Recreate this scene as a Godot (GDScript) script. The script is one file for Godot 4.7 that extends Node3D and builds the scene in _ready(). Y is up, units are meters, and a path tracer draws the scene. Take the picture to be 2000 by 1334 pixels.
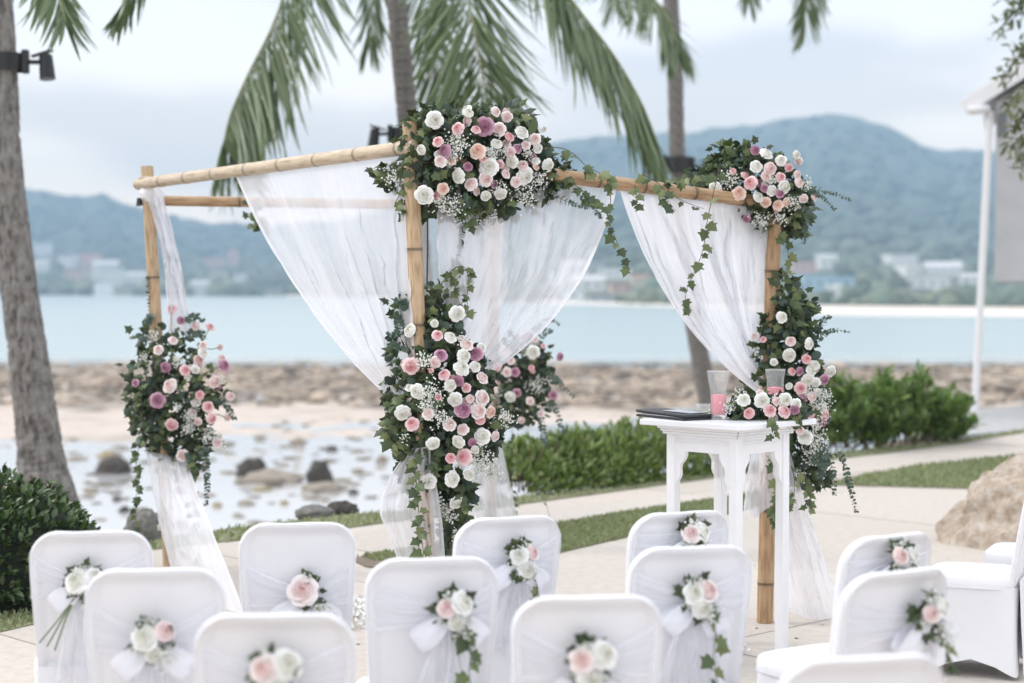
extends Node3D
# A wedding pavilion of bamboo by the sea: chairs, table, roses, palms, tidal flats and hazy hills.

const F := 3500.0
const EYE := Vector3(0, 1.8, 0)
const UP := Vector3.UP
var look := Basis(Vector3.RIGHT, -atan(105.0 / F))
var rng := RandomNumberGenerator.new()
var mats := {}
var taken := {}
var rose_meshes := {}
var ivy := []
var euc_leaf: ArrayMesh
var lance: ArrayMesh
var frond_leaf := []
var bead: ArrayMesh

# ---------------------------------------------------------------- small helpers
func r(a: float, b: float) -> float: return rng.randf_range(a, b)
func lin(x: float, y: float, z: float, a := 1.0) -> Color: return Color(x, y, z, a).linear_to_srgb()

func P(u: float, v: float, d: float) -> Vector3:          # a point at that depth
	var q := look * Vector3((u - 1000.0) / F, (667.0 - v) / F, -1.0)
	return EYE + q * (d / -q.z)

func G(u: float, v: float, y := 0.0) -> Vector3:          # a point on a level plane
	var q := look * Vector3((u - 1000.0) / F, (667.0 - v) / F, -1.0)
	return EYE + q * ((y - EYE.y) / q.y)

func mat(key: String, c: Color, rough := 0.7) -> StandardMaterial3D:
	if mats.has(key): return mats[key]
	var m := StandardMaterial3D.new()
	m.albedo_color = c; m.roughness = rough
	m.resource_name = key
	mats[key] = m
	return m

func noise_tex(seed_: int, freq: float, ramp: Array, size := 512, oct := 5, normal := false, bump := 4.0, h := 0) -> NoiseTexture2D:
	var n := FastNoiseLite.new()
	n.seed = seed_; n.frequency = freq; n.fractal_octaves = oct; n.noise_type = FastNoiseLite.TYPE_SIMPLEX_SMOOTH
	var t := NoiseTexture2D.new()
	t.width = size; t.height = h if h else size; t.seamless = true; t.noise = n
	if normal:
		t.as_normal_map = true; t.bump_strength = bump
	elif ramp.size():
		var g := Gradient.new()
		g.offsets = PackedFloat32Array(); g.colors = PackedColorArray()
		var offs := PackedFloat32Array(); var cols := PackedColorArray()
		for e in ramp:
			offs.append(e[0]); cols.append(e[1])
		g.offsets = offs; g.colors = cols
		t.color_ramp = g
	return t

func tri_mat(key: String, ramp: Array, freq: float, scale: Vector3, rough := 0.8, seed_ := 1, bump := 0.0, world := false) -> StandardMaterial3D:
	var m := mat(key, Color.WHITE, rough)
	m.albedo_texture = noise_tex(seed_, freq, ramp)
	m.uv1_triplanar = true; m.uv1_world_triplanar = world
	m.uv1_scale = scale
	if bump > 0.0:
		m.normal_enabled = true; m.normal_scale = bump
		m.normal_texture = noise_tex(seed_ + 7, freq * 1.7, [], 512, 5, true, 6.0)
	return m

func numbered(called: String) -> String:
	if not taken.has(called):
		taken[called] = 0
		return called
	taken[called] += 1
	return "%s_%03d" % [called, taken[called]]

func thing(called: String, label: String, category: String, at := Vector3.ZERO, group := "", turn := 0.0) -> Node3D:
	var o := Node3D.new()
	o.name = numbered(called); o.position = at; o.rotation.y = turn
	add_child(o)
	return tag(o, label, category, group)

func tag(o: Node3D, label: String, category: String, group := "") -> Node3D:
	o.set_meta("label", label); o.set_meta("category", category)
	if group: o.set_meta("group", group)
	return o

func part(called: String, mesh: Mesh, m: Material, parent: Node3D, x := Transform3D(), kind := "") -> MeshInstance3D:
	var o := MeshInstance3D.new()
	o.name = called; o.mesh = mesh
	if m: o.material_override = m
	o.transform = x
	if kind: o.set_meta("kind", kind)
	parent.add_child(o, true)
	return o

func top(called: String, mesh: Mesh, m: Material, label: String, category: String, group := "", at := Vector3.ZERO) -> MeshInstance3D:
	var o := MeshInstance3D.new()
	o.name = numbered(called); o.mesh = mesh; o.material_override = m; o.position = at
	add_child(o)
	tag(o, label, category, group)
	return o

func setting(called: String, mesh: Mesh, m: Material, kind := "structure") -> MeshInstance3D:
	var o := MeshInstance3D.new()
	o.name = numbered(called); o.mesh = mesh; o.material_override = m
	o.set_meta("kind", kind)
	o.set_meta("label", called.replace("_", " ") + " of the seaside terrace scene"); o.set_meta("category", called.replace("_", " "))
	add_child(o)
	return o

func multi(called: String, mesh: Mesh, m: Material, places: Array, tints: Array, parent: Node3D) -> MultiMeshInstance3D:
	var mm := MultiMesh.new()
	mm.transform_format = MultiMesh.TRANSFORM_3D
	mm.use_colors = tints.size() > 0
	mm.mesh = mesh
	mm.instance_count = places.size()
	for i in places.size():
		mm.set_instance_transform(i, places[i])
		if tints.size(): mm.set_instance_color(i, tints[i])
	var o := MultiMeshInstance3D.new()
	o.name = called; o.multimesh = mm; o.material_override = m
	o.set_meta("kind", "stuff")
	parent.add_child(o, true)
	return o

# ---------------------------------------------------------------- mesh building
class Mb:
	var v := PackedVector3Array()
	var n := PackedVector3Array()
	var c := PackedColorArray()
	var i := PackedInt32Array()
	var tint := Color.WHITE
	func add(p: Vector3, nn := Vector3.ZERO) -> int:
		v.append(p); n.append(nn); c.append(tint)
		return v.size() - 1
	func tri(a: int, b: int, d: int) -> void:
		i.append(a); i.append(b); i.append(d)
	func flat(a: Vector3, b: Vector3, d: Vector3) -> void:      # clockwise seen from outside
		var nn := (d - a).cross(b - a).normalized()
		tri(add(a, nn), add(b, nn), add(d, nn))
	func quad(a: Vector3, b: Vector3, d: Vector3, e: Vector3) -> void:
		var nn := (d - a).cross(b - a).normalized()
		var k := add(a, nn)
		add(b, nn); add(d, nn); add(e, nn)
		tri(k, k + 1, k + 2); tri(k, k + 2, k + 3)
	func grid(nu: int, nv: int, f: Callable, wrap := false, col = null) -> void:
		var k := v.size()
		var w := nu if wrap else nu + 1
		for b in nv + 1:
			for a in w:
				if col != null: tint = col.call(float(a) / nu, float(b) / nv)
				add(f.call(float(a) / nu, float(b) / nv))
		for b in nv:
			for a in nu:
				var a2 := (a + 1) % w if wrap else a + 1
				var p := k + b * w + a
				var q := k + b * w + a2
				tri(p, p + w, q + w); tri(p, q + w, q)
	func tube(pts: Array, rad: Callable, sides := 8, cap := true) -> void:
		var k := v.size()
		var m := pts.size()
		var side := Vector3.ZERO
		for j in m:
			var d: Vector3 = (pts[mini(j + 1, m - 1)] - pts[maxi(j - 1, 0)]).normalized()
			if side == Vector3.ZERO: side = d.cross(Vector3(0.31, 0.2, 0.93)).normalized()
			side = (side - d * side.dot(d)).normalized()
			var up := d.cross(side)
			var rr: float = rad.call(float(j) / (m - 1))
			for s in sides:
				var an := TAU * s / sides
				add(pts[j] + (side * cos(an) + up * sin(an)) * rr)
		for j in m - 1:
			for s in sides:
				var p := k + j * sides + s
				var q := k + j * sides + (s + 1) % sides
				tri(p, p + sides, q + sides); tri(p, q + sides, q)
		if cap:
			for e in [0, m - 1]:
				var mid := add(pts[e])
				var ring := []
				for s in sides: ring.append(add(v[k + e * sides + s]))
				for s in sides:
					if e == 0: tri(mid, ring[s], ring[(s + 1) % sides])
					else: tri(mid, ring[(s + 1) % sides], ring[s])
	func box(at: Vector3, size: Vector3, bev := 0.004, bs := Basis()) -> void:
		var h := size / 2.0
		var b := minf(bev, minf(h.x, minf(h.y, h.z)) * 0.9)
		var s := h - Vector3(b, b, b)
		for ax in 3:
			var p := Vector3.ZERO; p[ax] = 1
			var q := Vector3.ZERO; q[(ax + 1) % 3] = 1
			var w := Vector3.ZERO; w[(ax + 2) % 3] = 1
			for sg in [-1.0, 1.0]:
				var o: Vector3 = p * h[ax] * sg
				var x: Vector3 = q * s[(ax + 1) % 3]
				var y: Vector3 = w * s[(ax + 2) % 3] * sg
				quad(at + bs * (o - x - y), at + bs * (o - x + y), at + bs * (o + x + y), at + bs * (o + x - y))
			if b < 0.0005: continue
			for sa in [-1.0, 1.0]:                                    # the twelve edges: parallel to axis ax
				for sb in [-1.0, 1.0]:
					var e1: Vector3 = q * h[(ax + 1) % 3] * sa + w * s[(ax + 2) % 3] * sb
					var e2: Vector3 = q * s[(ax + 1) % 3] * sa + w * h[(ax + 2) % 3] * sb
					var l: Vector3 = p * s[ax]
					if sa * sb > 0: quad(at + bs * (e1 - l), at + bs * (e2 - l), at + bs * (e2 + l), at + bs * (e1 + l))
					else: quad(at + bs * (e1 + l), at + bs * (e2 + l), at + bs * (e2 - l), at + bs * (e1 - l))
	func slab(poly: PackedVector2Array, y0: float, y1: float) -> void: # poly in x,z
		var t := Geometry2D.triangulate_polygon(poly)
		for j in range(0, t.size(), 3):
			var a := poly[t[j]]; var b := poly[t[j + 1]]; var d := poly[t[j + 2]]
			if (b - a).cross(d - a) < 0:
				var z := b; b = d; d = z
			flat(Vector3(a.x, y1, a.y), Vector3(b.x, y1, b.y), Vector3(d.x, y1, d.y))
		for j in poly.size():
			var a := poly[j]; var b := poly[(j + 1) % poly.size()]
			quad(Vector3(a.x, y0, a.y), Vector3(a.x, y1, a.y), Vector3(b.x, y1, b.y), Vector3(b.x, y0, b.y))
	func mesh() -> ArrayMesh:
		var acc := PackedVector3Array()
		acc.resize(v.size())
		for j in range(0, i.size(), 3):
			var a := i[j]; var b := i[j + 1]; var d := i[j + 2]
			if n[a] != Vector3.ZERO: continue
			var nn := (v[d] - v[a]).cross(v[b] - v[a])
			acc[a] += nn; acc[b] += nn; acc[d] += nn
		for j in v.size():
			if n[j] == Vector3.ZERO: n[j] = acc[j].normalized() if acc[j].length_squared() > 1e-24 else Vector3.UP
		var arr := []
		arr.resize(Mesh.ARRAY_MAX)
		arr[Mesh.ARRAY_VERTEX] = v; arr[Mesh.ARRAY_NORMAL] = n; arr[Mesh.ARRAY_COLOR] = c; arr[Mesh.ARRAY_INDEX] = i
		var m := ArrayMesh.new()
		m.add_surface_from_arrays(Mesh.PRIMITIVE_TRIANGLES, arr)
		return m

func along(pts: Array, t: float) -> Vector3:                # a polyline at 0..1, smoothed
	var m := pts.size() - 1
	var x := clampf(t, 0, 1) * m
	var k := mini(int(x), m - 1)
	var a: Vector3 = pts[maxi(k - 1, 0)]; var b: Vector3 = pts[k]; var d: Vector3 = pts[k + 1]; var e: Vector3 = pts[mini(k + 2, m)]
	return b.cubic_interpolate(d, a, e, x - k)

func curve(pts: Array, steps: int) -> Array:
	var out := []
	for k in steps + 1: out.append(along(pts, float(k) / steps))
	return out

func table_at(rows: Array, x: float) -> float:              # piecewise linear [[x, y], ...]
	if x <= rows[0][0]: return rows[0][1]
	for k in rows.size() - 1:
		if x <= rows[k + 1][0]:
			return lerpf(rows[k][1], rows[k + 1][1], (x - rows[k][0]) / (rows[k + 1][0] - rows[k][0]))
	return rows[-1][1]

func facing(dir: Vector3, roll: float, size: float) -> Basis: # +y looks along dir
	var y := dir.normalized()
	var x := y.cross(Vector3(0.13, 0.4, 0.9)).normalized()
	x = x.rotated(y, roll)
	return Basis(x, y, x.cross(y)).scaled(Vector3(size, size, size))

# ---------------------------------------------------------------- flowers and leaves
func rose_mesh(open: float, inner: Color, outer: Color) -> ArrayMesh:
	var m := Mb.new()
	# [petals, radius, height, how far the rim closes in (+) or rolls out (-)]
	var rows := [[1, 0.10, 1.00, 0.3], [2, 0.19, 1.01, 0.34], [3, 0.30, 1.0, 0.30], [3, 0.42, 0.98, 0.22], [4, 0.54, 0.93, 0.14], [4, 0.66, 0.87, 0.04], [5, 0.79, 0.78, -0.12], [5, 0.90, 0.64, -0.26]]
	if open < 0.4: rows.resize(7)
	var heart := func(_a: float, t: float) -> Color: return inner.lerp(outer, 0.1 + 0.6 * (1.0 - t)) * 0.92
	m.grid(16, 5, func(a: float, t: float) -> Vector3:      # the packed heart between the petals
		var k := (1.0 - t) * 0.84
		return Vector3(cos(a * TAU) * k, 0.14 + 0.36 * (1.0 - pow(k / 0.84, 1.7)), -sin(a * TAU) * k), true, heart)
	var turn := r(0, TAU)
	for k in rows.size():
		var q: Array = rows[k]
		turn += 0.9
		for j in q[0]:
			var a0: float = turn + TAU * j / q[0] + r(-0.12, 0.12)
			var w: float = TAU / q[0] * (0.74 if k > 1 else 0.9)
			var hh: float = q[2] * r(0.96, 1.04)
			var cl: float = q[3] + (r(-0.05, 0.05)) - (open - 0.5) * 0.10 * k / 6.0
			var rad: float = q[1] * lerpf(0.88, 1.0, open)
			var mix: float = clampf(k / 5.5, 0, 1)
			var lip: float = r(0.05, 0.13) * mix
			var shape := func(s: float, t: float) -> Vector3:
				var x := s * 2 - 1
				var fill := sqrt(clampf(1.0 - pow(maxf(t - 0.62, 0) / 0.40, 4.0), 0.12, 1))
				var an: float = a0 + x * w * fill * lerpf(0.8, 1, t) + x * 0.0
				var body: float = rad * (0.34 + 0.66 * sin(minf(t * 1.45, 1.0) * PI / 2))
				var e: float = maxf(t - 0.55, 0) / 0.45
				var rr: float = body * (1.0 - maxf(cl, 0.0) * e * e) + maxf(-cl, 0.0) * e * e * rad * 0.9 + lip * pow(e, 4) + 0.06 * x * (1.0 if k < 6 else 0.4)
				var yy: float = hh * t - 0.09 * x * x * t - (maxf(-cl, 0.0) * 0.9 + lip * 0.6) * pow(e, 3)
				return Vector3(cos(an) * rr, yy - 0.35, sin(an) * rr)
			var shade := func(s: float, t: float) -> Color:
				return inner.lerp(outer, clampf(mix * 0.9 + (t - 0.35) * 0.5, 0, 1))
			m.grid(6, 6, shape, false, shade)
	m.tint = Color(0.07, 0.13, 0.04)
	m.tube([Vector3(0, -0.75, 0), Vector3(0, -0.5, 0), Vector3(0, -0.33, 0), Vector3(0, -0.22, 0)], func(t): return lerpf(0.08, 0.42, t * t), 7)
	for j in 5:
		var an := TAU * j / 5
		var b := Vector3(cos(an), 0, sin(an))
		var tn := Vector3(-sin(an), 0, cos(an)) * 0.12
		var p := b * 0.3 + Vector3(0, -0.35, 0)
		var q := b * 0.85 + Vector3(0, -0.32, 0)
		m.flat(p + tn, q, p - tn)
	return m.mesh()

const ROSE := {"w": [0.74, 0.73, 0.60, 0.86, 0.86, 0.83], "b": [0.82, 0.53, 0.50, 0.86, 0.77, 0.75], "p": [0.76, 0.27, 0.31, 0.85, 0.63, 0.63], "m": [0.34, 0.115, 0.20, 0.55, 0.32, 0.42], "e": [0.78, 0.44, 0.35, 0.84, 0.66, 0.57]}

func rose(kind: String) -> ArrayMesh:
	var key := kind + str([0, 0, 1, 2, 3, 3][rng.randi() % 6])
	if not rose_meshes.has(key):
		var q: Array = ROSE[kind]
		rose_meshes[key] = rose_mesh([0.2, 0.55, 0.85, 0.65][int(key.right(1))], Color(q[0], q[1], q[2]), Color(q[3], q[4], q[5]))
	return rose_meshes[key]

func ivy_mesh(lobes: Array) -> ArrayMesh:
	var m := Mb.new()
	m.tint = Color(1.35, 1.4, 1.2)
	var mid := m.add(Vector3(0, 0.32, 0.02))
	m.tint = Color(0.95, 0.98, 0.9)
	var ring := []
	for q in lobes:
		var p := Vector3(q[0], q[1], -absf(q[0]) * 0.28 - q[1] * q[1] * 0.12)
		ring.append(m.add(p))
	for j in ring.size(): m.tri(mid, ring[j], ring[(j + 1) % ring.size()])
	return m.mesh()

func make_leaves() -> void:
	for s in [1.0, 0.8, 1.2]:
		ivy.append(ivy_mesh([[0, 0], [0.2 * s, -0.1], [0.36 * s, 0.02], [0.27 * s, 0.2], [0.52 * s, 0.38], [0.3 * s, 0.5], [0.2 * s, 0.66], [0.03, 1.0], [-0.17 * s, 0.68], [-0.28 * s, 0.48], [-0.5 * s, 0.42], [-0.28 * s, 0.22], [-0.38 * s, 0.0], [-0.18 * s, -0.1]]))
	var e := Mb.new()
	e.tint = Color(1, 1, 1)
	var mid := e.add(Vector3(0, 0.5, 0.05))
	var ring := []
	for j in 9:
		var an := TAU * j / 9
		ring.append(e.add(Vector3(sin(an) * 0.42, 0.5 - cos(an) * 0.5, -0.08 * absf(sin(an)))))
	for j in 9: e.tri(mid, ring[j], ring[(j + 1) % 9])
	euc_leaf = e.mesh()
	lance = leaf_strip(0.17, 0.18, 4)
	frond_leaf = [leaf_strip(0.017, 0.10, 5), leaf_strip(0.015, 0.22, 5), leaf_strip(0.019, -0.03, 5)]
	var b := Mb.new()
	var o := [Vector3(0, 1, 0), Vector3(1, 0, 0), Vector3(0, 0, 1), Vector3(-1, 0, 0), Vector3(0, 0, -1), Vector3(0, -1, 0)]
	for k in 4:
		var k1 := 1 + k
		var k2 := 1 + (k + 1) % 4
		b.flat(o[0], o[k1], o[k2]); b.flat(o[5], o[k2], o[k1])
	bead = b.mesh()

func leaf_strip(w: float, bend: float, rows: int) -> ArrayMesh:   # a blade of length 1 along +y, folded along its midrib
	var m := Mb.new()
	m.grid(2, rows, func(s: float, t: float) -> Vector3:
		var x := (s * 2 - 1) * w * pow(sin(PI * clampf(t * 0.94 + 0.05, 0, 1)), 0.7)
		return Vector3(x, t, -bend * t * t + absf(x) * 0.5))
	return m.mesh()

func leaf_mat(key: String, c: Color, rough := 0.55, back := 0.35) -> StandardMaterial3D:
	var m := mat(key, c, rough)
	m.vertex_color_use_as_albedo = true
	m.backlight_enabled = true
	m.backlight = Color(back, back, back) * 0.5 if c.r > 0.8 else Color(c.r * 1.1, c.g * 1.3, c.b * 0.7).lerp(Color(back, back, back), 0.2)
	return m

func green(k: int) -> StandardMaterial3D:
	return leaf_mat("leaf_green_%d" % k, [lin(0.045, 0.068, 0.023), lin(0.068, 0.098, 0.034), lin(0.122, 0.155, 0.060), lin(0.028, 0.046, 0.018), lin(0.18, 0.205, 0.09)][k])

func spray(parent: Node3D, pts: Array, size: float, n: int) -> void:   # a eucalyptus sprig: stem with paired round leaves
	var st := Mb.new()
	st.tint = Color(0.13, 0.12, 0.07)
	var c := curve(pts, n)
	st.tube(c, func(t): return lerpf(0.0022, 0.0008, t), 4)
	var stem := part("eucalyptus_sprig", st.mesh(), leaf_mat("stem", Color.WHITE), parent)
	var pl := []; var ti := []
	for k in range(1, n + 1):
		var d: Vector3 = (c[k] - c[k - 1]).normalized()
		var side := d.cross(Vector3(r(-0.5, 0.5), r(0.2, 1), r(0.3, 1))).normalized()
		for s in [-1.0, 1.0]:
			var z: float = size * lerpf(1.0, 0.45, float(k) / n) * r(0.8, 1.15)
			pl.append(Transform3D(facing((side * s + d * 0.5 + Vector3(0, -0.15, 0)), r(0, TAU), z), c[k]))
			var g := r(0.75, 1.25)
			ti.append(Color(g, g, g))
	multi("leaves", euc_leaf, leaf_mat("eucalyptus", lin(0.070, 0.110, 0.082), 0.55), pl, ti, stem)

func vine(parent: Node3D, pts: Array, n: int, size: float, gap := 1.0) -> void: # a hanging ivy vine, each leaf a piece of its own
	var st := Mb.new()
	st.tint = Color(0.10, 0.075, 0.05)
	var c := curve(pts, 14)
	st.tube(c, func(t): return lerpf(0.0026, 0.0012, t), 4)
	var stem := part("ivy_vine", st.mesh(), leaf_mat("stem", Color.WHITE), parent)
	for k in n:
		var p := along(pts, (k + r(0.2, 0.8)) / n)
		var out := Vector3(r(-1, 1), r(-1.1, -0.1), r(0.1, 1)).normalized()
		var z := size * r(0.65, 1.15)
		var up := Vector3(r(-0.5, 0.5), r(0.1, 0.6), 1).normalized()
		part("ivy_leaf", ivy[rng.randi() % 3], green([0, 1, 1, 2, 4][rng.randi() % 5]), stem, Transform3D(leaf_basis(out, up, z), p + out * 0.01 * gap))

func leaf_basis(dir: Vector3, face: Vector3, z: float) -> Basis:   # y along the leaf, z its face
	var y := dir.normalized()
	var x := y.cross(face).normalized()
	if x.length() < 0.5: x = Vector3.RIGHT
	return Basis(x, y, x.cross(y)).scaled(Vector3(z, z, z))

func breath(parent: Node3D, spots: Array, size := 0.0050) -> void:   # baby's breath: clouds of tiny white heads on fine stems
	var st := Mb.new()
	st.tint = Color(0.16, 0.2, 0.10)
	var pl := []; var ti := []
	for q in spots:
		var c: Vector3 = q[0]
		var root: Vector3 = c + Vector3(r(-0.02, 0.02), r(-0.02, 0.03), -q[1] * 0.9)
		for k in int(q[2] * 1.4):
			var d: Vector3 = Vector3(rng.randfn(), rng.randfn(), rng.randfn() * 0.7) * q[1] * 0.5
			var p := c + d
			pl.append(Transform3D(facing(Vector3(r(-1, 1), r(-1, 1), 1), r(0, 6), size * r(0.6, 1.25)), p))
			ti.append(Color(1, 1, 1) * r(0.86, 1.0))
			if k % 3 == 0: st.tube([root, root.lerp(p, 0.55) + Vector3(r(-0.01, 0.01), 0.01, 0), p], func(_t): return 0.0006, 3, false)
	multi("babys_breath", bead, leaf_mat("breath", lin(0.84, 0.85, 0.80), 0.7), pl, ti, parent)
	part("babys_breath_stems", st.mesh(), leaf_mat("stem", Color.WHITE), parent, Transform3D(), "stuff")

func rebase(o: Node3D, c: Vector3) -> void:
	o.position = c
	for k in o.get_children(): k.position -= c

func arrangement(called: String, label: String, shape: Array, depth: Callable, roses: Array, blobs: Array, clouds: Array, bulge := 0.14) -> Node3D:
	var o := thing(called, label, "flower arrangement", Vector3.ZERO, "rose arrangements on the pavilion")
	var front := func(u: float, v: float) -> float:
		var e := pow((u - shape[0]) / shape[2], 2) + pow((v - shape[1]) / shape[3], 2)
		return depth.call(u, v) - bulge * sqrt(maxf(0.0, 1.0 - e * 0.9))
	for block in roses:                                       # [x0, y0, scale, [[x, y, size, kind], ...]]
		for q in block[3]:
			var u: float = block[0] + q[0] / block[2]
			var v: float = block[1] + q[1] / block[2]
			var d: float = front.call(u, v) - 0.03
			var rad: float = q[2] / block[2] / 2.0 / F * d * 1.06 * r(0.80, 1.12)
			var dir := Vector3((u - shape[0]) / shape[2] * 0.6 + r(-0.55, 0.55), -(v - shape[1]) / shape[3] * 0.35 + 0.15 + r(-0.5, 0.5), 1.0)
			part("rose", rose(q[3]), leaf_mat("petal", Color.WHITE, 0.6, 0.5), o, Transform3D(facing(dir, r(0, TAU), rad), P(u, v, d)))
	for k in roses[0][3].size() / 3:                          # smaller blooms tucked between the others
		var q: Array = roses[0][3][rng.randi() % roses[0][3].size()]
		var u: float = roses[0][0] + q[0] / roses[0][2] + r(-20, 20)
		var v: float = roses[0][1] + q[1] / roses[0][2] + r(-20, 20)
		var d: float = front.call(u, v) + 0.015
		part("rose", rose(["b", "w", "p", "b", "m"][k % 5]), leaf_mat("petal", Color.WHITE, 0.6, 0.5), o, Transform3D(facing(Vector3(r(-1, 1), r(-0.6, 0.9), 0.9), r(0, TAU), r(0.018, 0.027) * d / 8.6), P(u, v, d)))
	var fill := []; var ft := []; var ef := []; var et := []
	for b in blobs:                                           # [u, v, ru, rv, ivy, filling]
		for k in int(b[4] * 1.25 + b[5] * 1.2):
			var an := r(0, TAU)
			var rr := sqrt(rng.randf()) * ((1.10 if k % 4 else 1.42) if k < b[4] * 1.25 else 0.95)
			var u: float = b[0] + cos(an) * rr * b[2]
			var v: float = b[1] + sin(an) * rr * b[3]
			var dir := Vector3(cos(an) * rr + r(-0.6, 0.6), -sin(an) * rr * 0.6 + r(-0.9, 0.3), r(-0.1, 0.6))
			var face := Vector3(r(-0.7, 0.7), r(-0.2, 0.9), r(0.2, 1.0))
			if k < b[4] * 1.25:
				var d: float = front.call(u, v) + r(-0.02, 0.10)
				var z := r(0.034, 0.060)
				part("ivy_leaf", ivy[rng.randi() % 3], green([0, 0, 1, 2, 3, 1, 4, 0][rng.randi() % 8]), o, Transform3D(leaf_basis(dir, face, z), P(u, v, d)))
			else:
				var d: float = front.call(u, v) + r(0.04, 0.17)
				var x := Transform3D(leaf_basis(dir, face, r(0.035, 0.062)), P(u, v, d))
				var g := r(0.3, 1.1) * (2.2 if rng.randf() < 0.10 else 1.0)
				if rng.randf() < 0.7:
					fill.append(x); ft.append(Color(g, g * r(0.95, 1.1), g))
				else:
					ef.append(x); et.append(Color(g, g, g) * 1.1)
	multi("foliage", ivy[0], green(0), fill, ft, o)
	multi("eucalyptus_leaves", euc_leaf, leaf_mat("eucalyptus", lin(0.070, 0.110, 0.082), 0.55), ef, et, o)
	var spots := []
	for q in clouds: spots.append([P(q[0], q[1], front.call(q[0], q[1]) - 0.025), q[2] / F * 9.2, int(q[3] * 1.5)])
	breath(o, spots)
	return o

func line3(pts: Array, depth: float) -> Array:
	var out := []
	for q in pts: out.append(P(q[0], q[1], depth + (q[2] if q.size() > 2 else 0.0)))
	return out

# ---------------------------------------------------------------- cloth
func drape(top_pts: Array, bot_pts: Array, sag: Vector3, nu: int, nv: int, waves: Array, amp: Array, push: Vector3, alpha: float, hem := Vector2(0.02, 0.02)) -> ArrayMesh:
	var m := Mb.new()
	var ph := r(0, TAU)
	var ph2 := r(0, TAU)
	var nz := FastNoiseLite.new()
	nz.seed = rng.randi() % 999; nz.frequency = 1.0
	var shape := func(s: float, t: float) -> Vector3:
		var a := along(top_pts, s)
		var b := along(bot_pts, s)
		var c := (a + b) / 2.0 + sag * (1.0 - absf(s * 2 - 1) * 0.0) * lerpf(1.0, 0.35, s)
		var p := a * (1 - t) * (1 - t) + c * 2.0 * t * (1 - t) + b * t * t
		var am: float = lerpf(amp[0], amp[2], t) + amp[1] * sin(PI * t)
		var w := nz.get_noise_2d(s * 3.0, t * 1.6) * 1.3
		return p + push * am * (1.9 * nz.get_noise_2d(s * waves[0] * 0.9 + w * 0.4, t * 0.4 + ph) + 0.8 * nz.get_noise_2d(s * waves[1] * 1.0 + 31.0 + w, t * 0.5 + ph2) + 0.3 * sin(TAU * waves[0] * s + ph + w * 3.0))
	var shade := func(s: float, t: float) -> Color:
		var al := alpha
		if s < hem.x or s > 1.0 - hem.y: al = minf(0.92, alpha * 1.75)
		return Color(1, 1, 1, clampf(al * (1.0 + 0.30 * nz.get_noise_2d(s * 7.0, t * 0.9) + 0.09 * nz.get_noise_2d(s * 24.0 + 9.0, t * 0.6)), 0.05, 0.95))
	m.grid(nu, nv, shape, false, shade)
	return m.mesh()

func sheer() -> StandardMaterial3D:
	var m := mat("sheer_cloth", Color(0.96, 0.96, 0.98), 0.9)
	m.transparency = BaseMaterial3D.TRANSPARENCY_ALPHA
	m.vertex_color_use_as_albedo = true
	m.backlight_enabled = true; m.backlight = Color(0.98, 0.98, 0.98)
	m.cull_mode = BaseMaterial3D.CULL_DISABLED
	return m

# ---------------------------------------------------------------- chairs
var chair_parts := {}

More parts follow.
